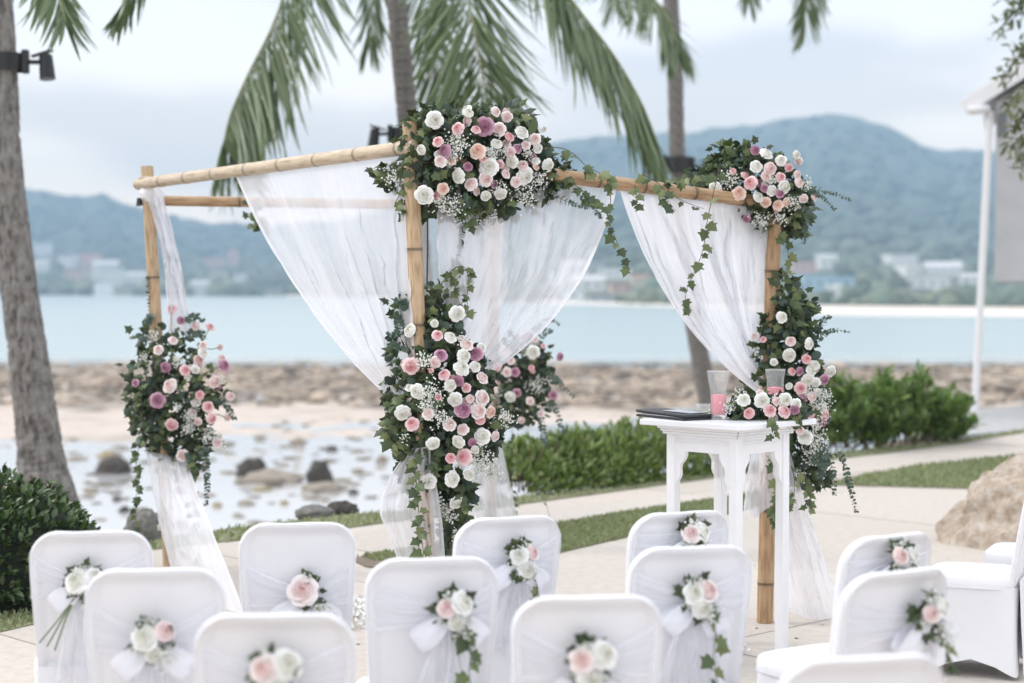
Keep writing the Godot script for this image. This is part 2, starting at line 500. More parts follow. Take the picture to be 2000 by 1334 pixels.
func chair_shapes() -> void:
	var back := Mb.new()                                      # padded cover stretched over the tube frame of the back
	var side := func(y: float) -> float: return lerpf(0.192, 0.213, clampf((y - 0.45) / 0.36, 0, 1))
	var lean := func(y: float) -> float: return 0.205 + (y - 0.45) * 0.20
	back.grid(56, 30, func(a: float, t: float) -> Vector3:
		var y := lerpf(0.42, 0.95, 1.0 - pow(1.0 - t, 1.7))
		var w: float = side.call(y)
		var rc := 0.105
		var over := maxf(0.0, y - (0.95 - rc))
		if over > 0: w = w - rc + sqrt(maxf(rc * rc - over * over, 0.0))
		var d := 0.030 * sqrt(clampf(1.0 - pow(maxf(0, y - 0.920) / 0.030, 2), 0, 1))
		var cs := cos(a * TAU); var sn := sin(a * TAU)
		var x := w * signf(cs) * pow(absf(cs), 0.42)
		var z := d * signf(sn) * pow(absf(sn), 0.62)
		var rim := clampf(minf((w - absf(x)) / 0.05, (0.95 - y) / 0.05), 0, 1)
		z += 0.0022 * rim * (sin(x * 26 + y * 17) * sin(y * 11 + 2.0 + x * 6) + 0.6 * sin((absf(x) - y) * 55))
		var dip := rim * rim * (3 - 2 * rim)
		z = z * (1.0 - 0.78 * dip) - (0.011 * dip if sn > 0 else -0.002 * dip)
		return Vector3(x, y + 0.0012 * sin(x * 40) * clampf((y - 0.9) * 20, 0, 1), z + lean.call(y) + 0.03 * (x * x) / 0.04 * -1.0), true)
	chair_parts.back = back.mesh()
	var seam := []                                            # the seam that runs round the edge of the back
	for k in 41:
		var u := k / 40.0 * 2 - 1
		var y := 0.44 + (0.845 - 0.44) * minf(1.0, (1.0 - absf(u)) * 1.75)
		var w: float = side.call(minf(y, 0.845))
		var q := Vector2(w * signf(u), y)
		if absf(u) < 0.4286:
			var an := absf(u) / 0.4286
			var ww := w - 0.105
			if an < 0.62: q = Vector2(signf(u) * ww * an / 0.62, 0.95)
			else: q = Vector2(signf(u) * (ww + 0.105 * sin((an - 0.62) / 0.38 * PI / 2)), 0.845 + 0.105 * cos((an - 0.62) / 0.38 * PI / 2))
		seam.append(Vector3(q.x * 0.985, q.y - 0.004, lean.call(q.y) + 0.0215 - 0.03 * q.x * q.x / 0.04))
	var sm := Mb.new()
	sm.tube(seam, func(_t): return 0.0022, 5, false)
	chair_parts.seam = sm.mesh()
	var seat := Mb.new()
	seat.grid(48, 12, func(a: float, t: float) -> Vector3:
		var k: Array = [[1.0, 0.415], [1.0, 0.435], [0.995, 0.452], [0.975, 0.464], [0.94, 0.471], [0.86, 0.476], [0.6, 0.480], [0.0, 0.482]][mini(int(t * 7.99), 7)]
		var cs := cos(a * TAU); var sn := sin(a * TAU)
		return Vector3(0.215 * k[0] * signf(cs) * pow(absf(cs), 0.4), k[1], 0.215 * k[0] * signf(sn) * pow(absf(sn), 0.4) - 0.01), true)
	chair_parts.seat = seat.mesh()
	var skirt := Mb.new()                                     # stretch skirt: four taut panels, cut up in an arch between the feet
	skirt.grid(64, 10, func(a: float, t: float) -> Vector3:
		var cs := cos(a * TAU); var sn := sin(a * TAU)
		var nx := signf(cs) * pow(absf(cs), 0.32); var nz := signf(sn) * pow(absf(sn), 0.32)
		var mid := 1.0 - pow(minf(absf(nx), absf(nz)), 2.0)    # 1 half way along a panel, 0 at a foot
		var spread := lerpf(0.21, 0.235, t)
		var pinch := 1.0 - 0.16 * mid * sin(PI * clampf(t, 0, 1) * 0.62)
		var y := lerpf(0.425, 0.012 + 0.075 * mid * mid, t)
		return Vector3(nx * spread * (pinch if absf(nx) > absf(nz) else 1.0), y, nz * spread * (pinch if absf(nz) >= absf(nx) else 1.0) + 0.0), true)
	chair_parts.skirt = skirt.mesh()
	var tail := Mb.new()                                      # cover behind the seat, between the back legs
	tail.grid(20, 8, func(s: float, t: float) -> Vector3:
		var x := (s * 2 - 1) * lerpf(0.19, 0.205, t)
		return Vector3(x, lerpf(0.46, 0.02 + 0.05 * cos(x / 0.205 * PI / 2), t), 0.216 + 0.022 * t - 0.02 * sin(PI * t) * cos(x / 0.2 * PI / 2)))
	chair_parts.tail = tail.mesh()

func cover() -> StandardMaterial3D:
	var m := mat("chair_cover", Color(0.897, 0.897, 0.91), 0.62)
	m.rim_enabled = true; m.rim = 0.25; m.rim_tint = 0.3
	m.normal_enabled = true
	if m.normal_texture == null:
		m.normal_texture = noise_tex(41, 0.012, [], 512, 3, true, 3.0)
		m.normal_scale = 0.35
		m.uv1_triplanar = true; m.uv1_scale = Vector3(1.3, 0.8, 1.3)
	return m

# knot: where the photo shows the posy on the back, in pixels; posy: kinds of roses; extra: "stems", "ivy" or ""
func chair(label: String, x: float, d: float, turn: float, knot: Array, posy_label: String, kinds: String, extra := "") -> void:
	var o := thing("banquet_chair", label, "chair", Vector3(x, 0, -d) + Basis(UP, turn) * Vector3(0, 0, -0.30), "covered chairs in rows", turn)
	part("backrest", chair_parts.back, cover(), o)
	part("seat", chair_parts.seat, cover(), o)
	part("skirt", chair_parts.skirt, cover(), o)
	part("rear_panel", chair_parts.tail, cover(), o)
	part("seam", chair_parts.seam, cover(), o)
	if knot.is_empty(): return
	# find the knot on the plane of the back, in the chair's own axes
	var inv := o.transform.affine_inverse()
	var a := inv * EYE
	var b := inv * P(knot[0], knot[1], d)
	var kp := Vector3(0, 0.68, 0.26)
	for it in 4:
		var zz := 0.205 + (kp.y - 0.45) * 0.20 + 0.016
		var t := (zz - a.z) / (b.z - a.z)
		kp = a.lerp(b, t)
	kp.x = clampf(kp.x, -0.15, 0.15)
	kp.y = clampf(kp.y, 0.55, 0.86)
	var lean := func(y: float) -> float: return 0.205 + (y - 0.45) * 0.20 + 0.013
	for s in [-1.0, 1.0]:
		var edge := []
		var mid := minf(kp.y + 0.055, 0.80)
		for k in 5:
			var y := mid + 0.085 - 0.17 * k / 4.0 - 0.01
			edge.append(Vector3(s * 0.211, y, lean.call(y) - 0.038))
		var pinch := []
		for k in 5: pinch.append(kp + Vector3(s * 0.012, 0.024 - 0.012 * k, 0.012))
		var sash := drape(edge, pinch, Vector3(0, -0.012, 0.010), 22, 16, [4.0, 7.0], [0.001, 0.0035, 0.002], Vector3(0, 0.3, 1), 0.42, Vector2(0.06, 0.06))
		part("sash", sash, sash_mat(), o)
	# bow: two loops and two tails
	for s in [-1.0, 1.0]:
		var loop := Mb.new()
		var ang := -0.75 + r(-0.2, 0.2)
		var ln := r(0.13, 0.16)
		loop.grid(18, 5, func(u: float, w: float) -> Vector3:
			var q := u * TAU
			var lx := (1 - cos(q)) / 2.0 * ln
			var lz := sin(q) * 0.026
			var wd := (w - 0.5) * lerpf(0.03, 0.085, sin(PI * pow((1 - cos(q)) / 2.0, 1.4) * 0.80))
			var p := Vector2(lx, wd).rotated(ang)
			return kp + Vector3(s * p.x, p.y, 0.02 + lz * 0.8 + 0.006 * sin(u * 14 + w * 9)))
		part("bow_loop", loop.mesh(), sash_mat(), o)
		var topl := []; var botl := []
		var far := r(0.03, 0.08)
		for k in 4:
			topl.append(kp + Vector3(s * 0.004 + (k - 1.5) * 0.008, -0.01, 0.018))
			botl.append(kp + Vector3(s * far + (k - 1.5) * 0.045, -r(0.30, 0.36) - 0.01 * k, 0.012 - 0.06))
		part("bow_tail", drape(topl, botl, Vector3(s * 0.02, 0.01, 0.03), 14, 12, [2.0, 3.0], [0.002, 0.008, 0.012], Vector3(0, 0, 1), 0.55, Vector2(0.08, 0.08)), sash_mat(), o)
	posy(posy_label, o.transform * (kp + Vector3(0, 0.012, 0.03)), turn, kinds, extra)

func sash_mat() -> StandardMaterial3D:
	var m := mat("organza", Color(0.95, 0.955, 0.98), 0.5)
	m.transparency = BaseMaterial3D.TRANSPARENCY_ALPHA
	m.vertex_color_use_as_albedo = true
	m.backlight_enabled = true; m.backlight = Color(0.7, 0.7, 0.7)
	m.rim_enabled = true; m.rim = 0.6
	return m

func posy(label: String, at: Vector3, turn: float, kinds: String, extra: String) -> void:
	var o := thing("flower_posy", label, "flower posy", at, "posies tied to the chair backs", turn)
	var spots := [Vector3(-0.022, 0.012, 0.012), Vector3(0.03, 0.02, 0.006), Vector3(0.006, -0.03, 0.012), Vector3(0.035, -0.025, 0.0)]
	o.scale = Vector3.ONE * 1.18
	for k in kinds.length():
		var z := r(0.027, 0.033) * (1.35 if kinds.length() == 1 else 1.0)
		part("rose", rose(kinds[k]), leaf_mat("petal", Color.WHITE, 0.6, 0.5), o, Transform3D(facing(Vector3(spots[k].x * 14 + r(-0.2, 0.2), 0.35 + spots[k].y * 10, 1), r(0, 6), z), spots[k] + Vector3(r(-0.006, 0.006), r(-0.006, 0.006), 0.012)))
	for k in 24:
		var an: float = [2.3, 4.3, 1.0, 5.3, 3.0][k % 5] + r(-0.7, 0.7)
		var far := r(0.6, 1.5)
		var dir := Vector3(cos(an) + r(-0.7, 0.7), sin(an) + r(-0.9, 0.4), r(-0.2, 0.8))
		var p := Vector3(cos(an) * 0.030 * far, sin(an) * 0.036 * far, r(-0.012, 0.016))
		part("ivy_leaf", ivy[k % 3], green([0, 1, 3, 0][k % 4]), o, Transform3D(leaf_basis(dir, Vector3(r(-0.7, 0.7), r(-0.3, 0.8), r(0.4, 1)), r(0.024, 0.040)), p))
	breath(o, [[Vector3(0.03, -0.045, 0.024), 0.034, 60], [Vector3(-0.01, 0.04, 0.02), 0.024, 24], [Vector3(-0.03, -0.02, 0.02), 0.02, 16]], 0.0038)
	if extra == "ivy":
		vine(o, [Vector3(0.03, -0.03, 0.01), Vector3(0.05, -0.10, 0.015), Vector3(0.045, -0.17, 0.01), Vector3(0.06, -0.25, 0.0)], 7, 0.052)
	elif extra == "stems":
		for k in 3:
			var st := Mb.new()
			st.tint = Color(0.16, 0.20, 0.10)
			st.tube([Vector3(-0.01, -0.02, 0.0), Vector3(-0.05 - 0.008 * k, -0.10, 0.008), Vector3(-0.085 - 0.022 * k, -0.20 + 0.012 * k, 0.01)], func(_t): return 0.0026, 5)
			part("stem", st.mesh(), leaf_mat("stem", Color.WHITE), o)

# ---------------------------------------------------------------- bamboo
func bamboo_mesh(len_: float, rad0: float, rad1: float, node_gap: float, first: float) -> ArrayMesh:
	var m := Mb.new()
	var ys := [0.0]
	var y := first
	var nodes := []
	while y < len_ - 0.03:
		nodes.append(y)
		for q in [-0.05, -0.014, -0.007, -0.002, 0.003, 0.008, 0.03]: ys.append(y + q)
		y += node_gap * r(0.9, 1.12)
	ys.append(len_)
	var pts := []
	for q in ys: pts.append(Vector3(0, q, 0))
	var radius := func(t: float) -> float:
		var yy: float = ys[int(round(t * (ys.size() - 1)))]
		var b := lerpf(rad0, rad1, yy / len_)
		for q in nodes:
			var e: float = yy - q
			if absf(e + 0.007) < 0.004: b *= 1.05
			elif absf(e + 0.002) < 0.002: b *= 0.965
			elif absf(e - 0.003) < 0.002: b *= 1.10
			elif absf(e) < 0.02: b *= 1.02
			elif absf(e) < 0.055: b *= 1.005
		return b
	m.tube(pts, radius, 18)
	for j in ys.size():
		for q in nodes:
			var e: float = ys[j] - q
			var g := 1.0
			if e > -0.009 and e < 0.005: g = 0.42
			elif e > -0.016 and e < 0.010: g = 0.86
			elif e > 0.02 and e < 0.04: g = 1.08
			if g != 1.0:
				for s in 18: m.c[j * 18 + s] = Color(g, g, g)
	return m.mesh()

func bamboo(parent: Node3D, called: String, a: Vector3, b: Vector3, rad0: float, rad1: float, m: Material, gap := 0.32, first := 0.2) -> void:
	var x := Transform3D(facing(b - a, r(0, TAU), 1.0), a)
	part(called, bamboo_mesh(a.distance_to(b), rad0, rad1, gap, first), m, parent, x)

func bamboo_mat(key: String, a: Color, b: Color, d: Color, s: int) -> StandardMaterial3D:
	var m := tri_mat(key, [[0.0, d], [0.32, b], [0.55, a], [1.0, a.lightened(0.12)]], 0.014, Vector3(7.0, 0.75, 7.0), 0.45, s, 0.25)
	m.vertex_color_use_as_albedo = true
	return m

# ---------------------------------------------------------------- palms
func trunk_mesh(pts: Array, rad: Callable, ring: float, dents: float) -> ArrayMesh:
	var m := Mb.new()
	var nz := FastNoiseLite.new()
	nz.seed = 5; nz.frequency = 1.0
	var n := 170
	var c := curve(pts, n)
	var len_ := 0.0
	for k in n: len_ += c[k].distance_to(c[k + 1])
	m.grid(28, n, func(a: float, t: float) -> Vector3:
		var p: Vector3 = c[int(round(t * n))]
		var an := a * TAU
		var y := t * len_
		var e := fposmod(y / ring + nz.get_noise_2d(cos(an) * 1.2, sin(an) * 1.2 + y * 0.6) * 0.55, 1.0)
		var k: float = rad.call(t) * (1.0 + 0.03 * e - 0.085 * (1.0 if e < 0.20 else 0.0) + dents * nz.get_noise_3d(cos(an) * 2.0, y * 3.0, sin(an) * 2.0))
		return p + Vector3(cos(an) * k, 0, -sin(an) * k), true)
	return m.mesh()

func frond(parent: Node3D, pts: Array, n: int, len_: float, droop: float, m: Material, spread := 1.0, start := 0.12, bias := Vector3.ZERO) -> void:
	var st := Mb.new()
	var c := curve(pts, 24)
	st.tint = Color(0.26, 0.27, 0.13)
	st.tube(c, func(t): return lerpf(0.026, 0.005, t), 6)
	var ra := part("frond", st.mesh(), leaf_mat("rachis", Color.WHITE), parent)
	var rest := []; var ti := []
	for k in int(n * 1.75):
		var t := lerpf(start, 1.0, (k + r(0, 0.6)) / (n * 1.75))
		var p := along(pts, t)
		var d: Vector3 = (along(pts, minf(1, t + 0.02)) - along(pts, t - 0.02)).normalized()
		for s in [-1.0, 1.0]:
			var sd := d.cross(Vector3.UP)
			if sd.length() < 0.25: sd = Vector3(1, 0, 0.3)
			sd = sd.normalized() * s
			var l := 1.22 * len_ * (0.45 + 0.75 * sin(PI * clampf(t * 0.9 + 0.06, 0, 1))) * r(0.8, 1.12)
			var dir := (sd * spread * r(0.5, 1.0) + d * r(0.45, 0.8) + Vector3(r(-0.12, 0.12), -droop * r(0.7, 1.25), r(-0.2, 0.2)) + bias).normalized()
			var face: Vector3 = d.cross(dir) * s + Vector3(r(-0.4, 0.4), r(-0.2, 0.4), r(-0.4, 0.4))
			var bs := leaf_basis(dir, face.normalized(), 1.0)
			var x := Transform3D(Basis(bs.x, bs.y * l, bs.z * l), p)
			if k % 5 == 0 and n > 30: part("leaflet", frond_leaf[rng.randi() % 3], m, ra, x)   # the longest are pieces of their own
			else:
				rest.append(x)
				var g := r(0.7, 1.25)
				ti.append(Color(g, g, g))
	multi("leaflets", frond_leaf[0], m, rest, ti, ra)

# ---------------------------------------------------------------- far land
func shore_v(u: float) -> float: return table_at([[-1600, 572.5], [0, 574.5], [600, 578], [900, 585], [1100, 592], [1300, 597], [1560, 600], [2000, 603], [3600, 612]], u)
func ridge_v(u: float) -> float: return table_at([[-1600, 470], [-700, 420], [-300, 385], [0, 368], [60, 371], [110, 376], [165, 386], [195, 377], [235, 394], [300, 416], [420, 436], [560, 440], [700, 425], [850, 370], [960, 320], [1070, 280], [1190, 266], [1340, 258], [1460, 246], [1510, 238], [1560, 225], [1620, 222], [1680, 231], [1720, 241], [1760, 262], [1800, 284], [1845, 297], [1880, 290], [1930, 294], [2100, 330], [2500, 390], [3600, 450]], u)
func land(u: float, k: float) -> Vector3:                   # k: 0 at the shore, 1 on the ridge
	var d0 := 15400.0 / (shore_v(u) - 562.0)
	var d1 := table_at([[-1600, 2500], [600, 2400], [1000, 2200], [3600, 2000]], u)
	return P(u, lerpf(shore_v(u), ridge_v(u), k), lerpf(d0, d1, pow(maxf(k, 0), 0.75)))

func house(u: float, k_v: float, w: float, h: float, kind: String, label: String, seed_: int) -> void:
	var k := (shore_v(u) - k_v) / (shore_v(u) - ridge_v(u))
	var p := land(u, k)
	var s := -p.z / F
	var wide := w * s * (1.2 if w > 28 else 1.45)
	var high := h * s * (1.15 if w > 28 else 1.35)
	var deep := wide * 0.7
	var o := thing("hillside_house", label, "house", p, "houses across the bay", r(-0.35, 0.35))
	var wall_c: Color = {"white": lin(0.9, 0.9, 0.88), "pink": lin(0.72, 0.50, 0.44), "blue": lin(0.45, 0.62, 0.72), "cream": lin(0.72, 0.66, 0.52), "grey": lin(0.5, 0.5, 0.5)}[kind]
	var roof_c: Color = {"white": lin(0.62, 0.62, 0.62), "pink": lin(0.40, 0.20, 0.15), "blue": lin(0.35, 0.52, 0.62), "cream": lin(0.42, 0.22, 0.16), "grey": lin(0.3, 0.3, 0.32)}[kind]
	var m := Mb.new()
	m.box(Vector3(0, high / 2 - 2, 0), Vector3(wide, high + 4, deep), 0.05)
	part("wall", m.mesh(), mat("house_" + kind, wall_c, 0.8), o)
	var f := Mb.new()
	if seed_ % 3 == 1:
		var a := wide / 2 + 0.5; var b := deep / 2 + 0.5; var t := high + wide * 0.16
		f.quad(Vector3(-a, high, b), Vector3(-a, t, 0), Vector3(a, t, 0), Vector3(a, high, b))
		f.quad(Vector3(a, high, -b), Vector3(a, t, 0), Vector3(-a, t, 0), Vector3(-a, high, -b))
		f.flat(Vector3(-a, high, b), Vector3(-a, high, -b), Vector3(-a, t, 0)); f.flat(Vector3(a, high, -b), Vector3(a, high, b), Vector3(a, t, 0))
	else:
		f.box(Vector3(0, high + 0.25, 0), Vector3(wide + 0.8, 0.5, deep + 0.8), 0.04)
	part("roof", f.mesh(), mat("houseroof_" + kind, roof_c, 0.8), o)
	var nx := clampi(int(wide / 3.5), 1, 6)
	var ny := clampi(int(high / 3.2), 1, 4)
	for iy in ny:
		for ix in nx:
			var wv := Mb.new()
			wv.box(Vector3(0, 0, 0), Vector3(wide / nx * 0.26, high / ny * 0.30, 0.12), 0.02)
			part("window", wv.mesh(), mat("house_window", lin(0.14, 0.17, 0.19), 0.3), o, Transform3D(Basis(), Vector3((ix + 0.5) * wide / nx - wide / 2, (iy + 0.5) * high / ny, deep / 2 + 0.05)))

func rock_mesh(sx: float, sy: float, sz: float, rough: float, seed_: int, n := 20, flat_ := 2.0) -> ArrayMesh:
	var nz := FastNoiseLite.new()
	nz.seed = seed_; nz.frequency = 1.0; nz.fractal_octaves = 4
	var m := Mb.new()
	m.grid(n * 2, n, func(a: float, t: float) -> Vector3:
		var y := cos(t * PI); var h := sin(t * PI)
		var p := Vector3(cos(a * TAU) * h, y, sin(a * TAU) * h)
		var e := pow(pow(absf(p.x), flat_) + pow(absf(p.y), flat_) + pow(absf(p.z), flat_), -1.0 / flat_)
		var k := e * (1.0 + rough * nz.get_noise_3dv(p * 1.3) + rough * 0.5 * absf(nz.get_noise_3dv(p * 3.4 + Vector3(3, 1, 2))))
		return Vector3(p.x * sx, p.y * sy, p.z * sz) * k, true)
	return m.mesh()

func leafy(parent: Node3D, called: String, mesh: Mesh, m: Material, n: int, where: Callable, size: Vector2, lift := 0.3) -> void:
	var pl := []; var ti := []
	for k in n:
		var q: Array = where.call()                            # [point, outward]
		var dir: Vector3 = (q[1] + Vector3(r(-0.8, 0.8), r(-0.4, 0.8) + lift, r(-0.8, 0.8))).normalized()
		var face: Vector3 = (Vector3.UP + q[1] * 0.8 + Vector3(r(-0.6, 0.6), 0, r(-0.6, 0.6)))
		pl.append(Transform3D(leaf_basis(dir, face, r(size.x, size.y)), q[0]))
		var g := r(0.55, 1.35)
		ti.append(Color(g * r(0.9, 1.15), g, g * r(0.7, 1.0)))
	multi(called, mesh, m, pl, ti, parent)

func sky_image() -> Image:
	var nz := FastNoiseLite.new()
	nz.seed = 12; nz.frequency = 1.0; nz.fractal_octaves = 5; nz.noise_type = FastNoiseLite.TYPE_SIMPLEX_SMOOTH
	var im := Image.create_empty(1024, 512, false, Image.FORMAT_RGBF)
	for y in 512:
		var el := PI / 2 - PI * (y + 0.5) / 512
		var cy := cos(el); var sy := sin(el)
		for x in 1024:
			var az := TAU * (x + 0.5) / 1024
			var base := Vector3(0.9, 0.92, 0.97)
			if el > -0.02:
				var d := Vector3(cos(az) * cy, sy, sin(az) * cy)
				var f := nz.get_noise_3d(d.x * 3.0, d.y * 13.0, d.z * 3.0)
				var g := nz.get_noise_3d(d.x * 7.0 + 9.0, d.y * 24.0, d.z * 7.0)
				var cloud := smoothstep(-0.26, 0.22, f + g * 0.35 - clampf(sy, 0, 0.25) * 0.5 + 0.03)
				base = Vector3(0.74, 0.775, 0.84).lerp(Vector3(1.04, 1.045, 1.08), cloud)
				base *= 1.0 + 0.48 * smoothstep(0.05, 0.8, sy)
				base *= Vector3.ONE.lerp(Vector3(1.88, 1.53, 1.13), 1.0 - smoothstep(0.02, 0.17, sy))
			im.set_pixel(x, y, Color(base.x, base.y, base.z))
	return im

# ================================================================ the scene
func _ready() -> void:
	rng.seed = 20240611
	# ---- camera
	var cam := Camera3D.new()
	cam.name = "camera"
	add_child(cam)
	cam.transform = Transform3D(look, EYE)
	cam.keep_aspect = Camera3D.KEEP_HEIGHT
	cam.near = 0.05; cam.far = 9000.0
	cam.fov = rad_to_deg(2.0 * atan(667.0 / F))
	var at := CameraAttributesPhysical.new()
	at.frustum_focal_length = 12.0 * F / 667.0
	at.frustum_focus_distance = 8.5
	at.frustum_near = 0.05; at.frustum_far = 9000.0
	at.exposure_aperture = 1.7
	cam.attributes = at
	cam.fov = rad_to_deg(2.0 * atan(667.0 / F))
	cam.make_current()
	# ---- sky, air, exposure
	var env := Environment.new()
	env.background_mode = Environment.BG_SKY
	var sky := Sky.new()
	var pan := PanoramaSkyMaterial.new()
	pan.panorama = ImageTexture.create_from_image(sky_image())
	sky.sky_material = pan
	env.sky = sky
	env.tonemap_mode = Environment.TONE_MAPPER_LINEAR
	env.tonemap_exposure = 1.31
	env.fog_enabled = true
	env.fog_density = 0.0005
	env.fog_light_color = Color(0.75, 0.885, 1.0)
	env.sdfgi_enabled = true; env.ssao_enabled = true; env.ssil_enabled = true
	var we := WorldEnvironment.new()
	we.name = "world"
	we.environment = env
	add_child(we)
	# ---- sun through thin cloud, from the left and above
	var sun := DirectionalLight3D.new()
	sun.name = "sun"
	add_child(sun)
	sun.look_at_from_position(Vector3(-8, 8.2, -1.8), Vector3.ZERO, UP)
	sun.light_energy = 0.5
	sun.light_angular_distance = 14.0
	sun.light_color = Color(1.0, 0.97, 0.93)
	sun.shadow_enabled = true

	make_leaves()
	chair_shapes()
	build_ground()
	build_far_side()
	build_shore_rocks()
	build_building()
	build_palms()
	build_hedges()
	build_pavilion()
	build_cloths()
	build_flowers()
	build_table()
	build_chairs()

func edge_d(x0: float) -> float:                             # where the terrace ends, as a depth
	var x := clampf(x0, -9.0, 9.0)
	return 14.95 + 1.05 * x + maxf(0, x - 1.8) * 0.9 + (maxf(0, -2.3 - x) * 0.9)

func build_ground() -> void:
	# one sheet of earth, sand and sea bed
	var nz := FastNoiseLite.new()
	nz.seed = 3; nz.frequency = 1.0; nz.fractal_octaves = 4
	var m := Mb.new()
	var ds := [-40.0, -10.0, 0.0, 4.0, 7.0, 9.0, 10.0, 11.0, 12.0, 13.0, 14.0, 15.0, 16.0, 17.0, 18.0, 19.0, 20.0, 21.0, 22.0, 23.0, 24.0, 26.0, 28.0, 30.0, 33.0]
	var q := 35.0
	while q < 140.0:
		ds.append(q); q += 0.55 if q < 75 else 0.9
	ds.append_array([150.0, 200.0, 400.0, 1200.0, 2700.0])
	var nd := ds.size() - 1
	var nx := 260
	var shape := func(a: float, b: float) -> Vector3:
		var d: float = ds[int(round(b * nd))]
		var s := (a * 2 - 1)
		var x := s * lerpf(0.35, 1.0, s * s) * (14.0 + maxf(d, 0.0) * 0.8) if d < 150 else s * (320.0 + d * 0.58)
		var fall := clampf((d - edge_d(x) + 0.3) / 7.5, 0, 1)
		var y := -0.06 - 3.15 * fall * fall * (3 - 2 * fall) - 0.10 * clampf((d - edge_d(x) + 0.6) / 0.6, 0, 1)
		if fall >= 1.0:
			var big := nz.get_noise_2d(x * 0.075, d * 0.05)
			var fine := nz.get_noise_2d(x * 0.5 + 40, d * 0.33)
			var sandy := smoothstep(57, 65, d + big * 8.0 - clampf((x + 7.0) * 1.1, 0.0, 10.0)) * (1.0 - smoothstep(108, 122, d + big * 16 + fine * 8))
			if d > 78: sandy *= smoothstep(-0.42, -0.05, nz.get_noise_2d(x * 0.11 + 70, d * 0.10))
			y = -3.375 + 0.10 * big + 0.10 * fine + sandy * (0.18 + 0.06 * absf(fine))
			if d > 120: y -= (d - 124) * 0.05
			y = maxf(y, -6.0)
		return Vector3(x, y, -d)
	var shade := func(a: float, b: float) -> Color:
		var d: float = ds[int(round(b * nd))]
		var s := (a * 2 - 1)
		var x := s * lerpf(0.35, 1.0, s * s) * (14.0 + maxf(d, 0.0) * 0.8) if d < 150 else s * (320.0 + d * 0.58)
		if d < edge_d(x) + 5: return Color(0.16, 0.12, 0.08)
		var big := nz.get_noise_2d(x * 0.075, d * 0.05)
		var fine := nz.get_noise_2d(x * 0.45 + 40, d * 0.3)
		var mid := nz.get_noise_2d(x * 0.16 + 11, d * 0.09)
		var reef := smoothstep(70, 79, d + mid * 9.0 - clampf(x + 4.0, 0, 30) * -0.5)
		var c := Color(0.56, 0.475, 0.415).lerp(Color(0.42, 0.36, 0.30), smoothstep(0.05, 0.4, fine) * 0.6)
		var brown := Color(0.40, 0.32, 0.24).lerp(Color(0.13, 0.10, 0.075), smoothstep(-0.05, 0.3, fine + mid * 0.7))
		var streak := nz.get_noise_2d(x * 0.09 + 3, d * 0.42 + 17)
		brown = brown.lerp(Color(0.52, 0.46, 0.41), smoothstep(0.05, 0.3, streak) * 0.8)
		if d < 60: c = c.lerp(Color(0.30, 0.27, 0.23), 0.45)
		return c.lerp(brown, reef)
	m.grid(nx, nd, shape, false, shade)
	var gm := mat("shore_sand", Color.WHITE, 0.75)
	gm.vertex_color_use_as_albedo = true
	gm.normal_enabled = true
	gm.normal_texture = noise_tex(21, 0.03, [], 512, 5, true, 8.0)
	gm.uv1_triplanar = true; gm.uv1_world_triplanar = true; gm.uv1_scale = Vector3(0.22, 0.22, 0.22)
	setting("ground", m.mesh(), gm)
	# shallow water over the flat, then the bay
	var w := Mb.new()
	w.quad(Vector3(-160, -3.27, -24), Vector3(-160, -3.27, -118.5), Vector3(220, -3.27, -118.5), Vector3(220, -3.27, -24))
	var wm := mat("tidal_water", lin(0.50, 0.50, 0.50), 0.06)
	wm.normal_enabled = true
	wm.normal_texture = noise_tex(31, 0.02, [], 512, 4, true, 2.0)
	wm.normal_scale = 0.12
	wm.uv1_triplanar = true; wm.uv1_world_triplanar = true; wm.uv1_scale = Vector3(0.12, 0.12, 0.3)
	setting("tidal_pool_water", w.mesh(), wm)
	var s := Mb.new()
	s.grid(2, 8, func(a: float, b: float) -> Vector3:
		var d: float = [118.5, 150.0, 220.0, 400.0, 700.0, 1100.0, 1500.0, 2000.0, 2600.0][int(round(b * 8))]
		return Vector3((a * 2 - 1) * (300.0 + d * 0.55), -3.24, -d))
	var sm := mat("bay_water", lin(0.37, 0.45, 0.45), 0.22)
	sm.normal_enabled = true
	sm.normal_texture = noise_tex(33, 0.02, [], 512, 5, true, 3.0)
	sm.normal_scale = 0.35
	sm.uv1_triplanar = true; sm.uv1_world_triplanar = true; sm.uv1_scale = Vector3(0.03, 0.03, 0.10)
	setting("sea", s.mesh(), sm)
	# small surf lines where the bay meets the reef
	var f := Mb.new()
	for k in 4:
		var d0 := 119.5 + k * 4.3
		f.grid(120, 1, func(a: float, b: float) -> Vector3:
			var x := lerpf(-90, 130, a)
			var wd := maxf(0.0, 0.5 + 1.1 * nz.get_noise_2d(x * 0.08, k * 7.0))
			return Vector3(x, -3.20, -(d0 + 2.4 * nz.get_noise_2d(x * 0.05, k * 3.0 + 20) + b * wd)))
	setting("surf", f.mesh(), mat("foam", lin(0.8, 0.82, 0.82), 0.8), "stuff")
	# paved terrace, slab by slab
	var plaza := PackedVector2Array()
	for q2 in [[-9, 1.2], [9, 1.2], [9, 9.5]]: plaza.append(Vector2(q2[0], -q2[1]))
	for uv in [[2700, 985], [2000, 958], [1935, 957], [1604, 948], [1545, 965], [1500, 986], [1400, 1010], [1230, 1049], [1080, 1084], [930, 1112], [757, 1109], [687, 1091], [440, 1059], [270, 1076]]:
		var p := G(uv[0], uv[1])
		plaza.append(Vector2(p.x, p.z))
	for q2 in [[-2.75, 9.15], [-9, 7.5]]: plaza.append(Vector2(q2[0], -q2[1]))
	var stone := []
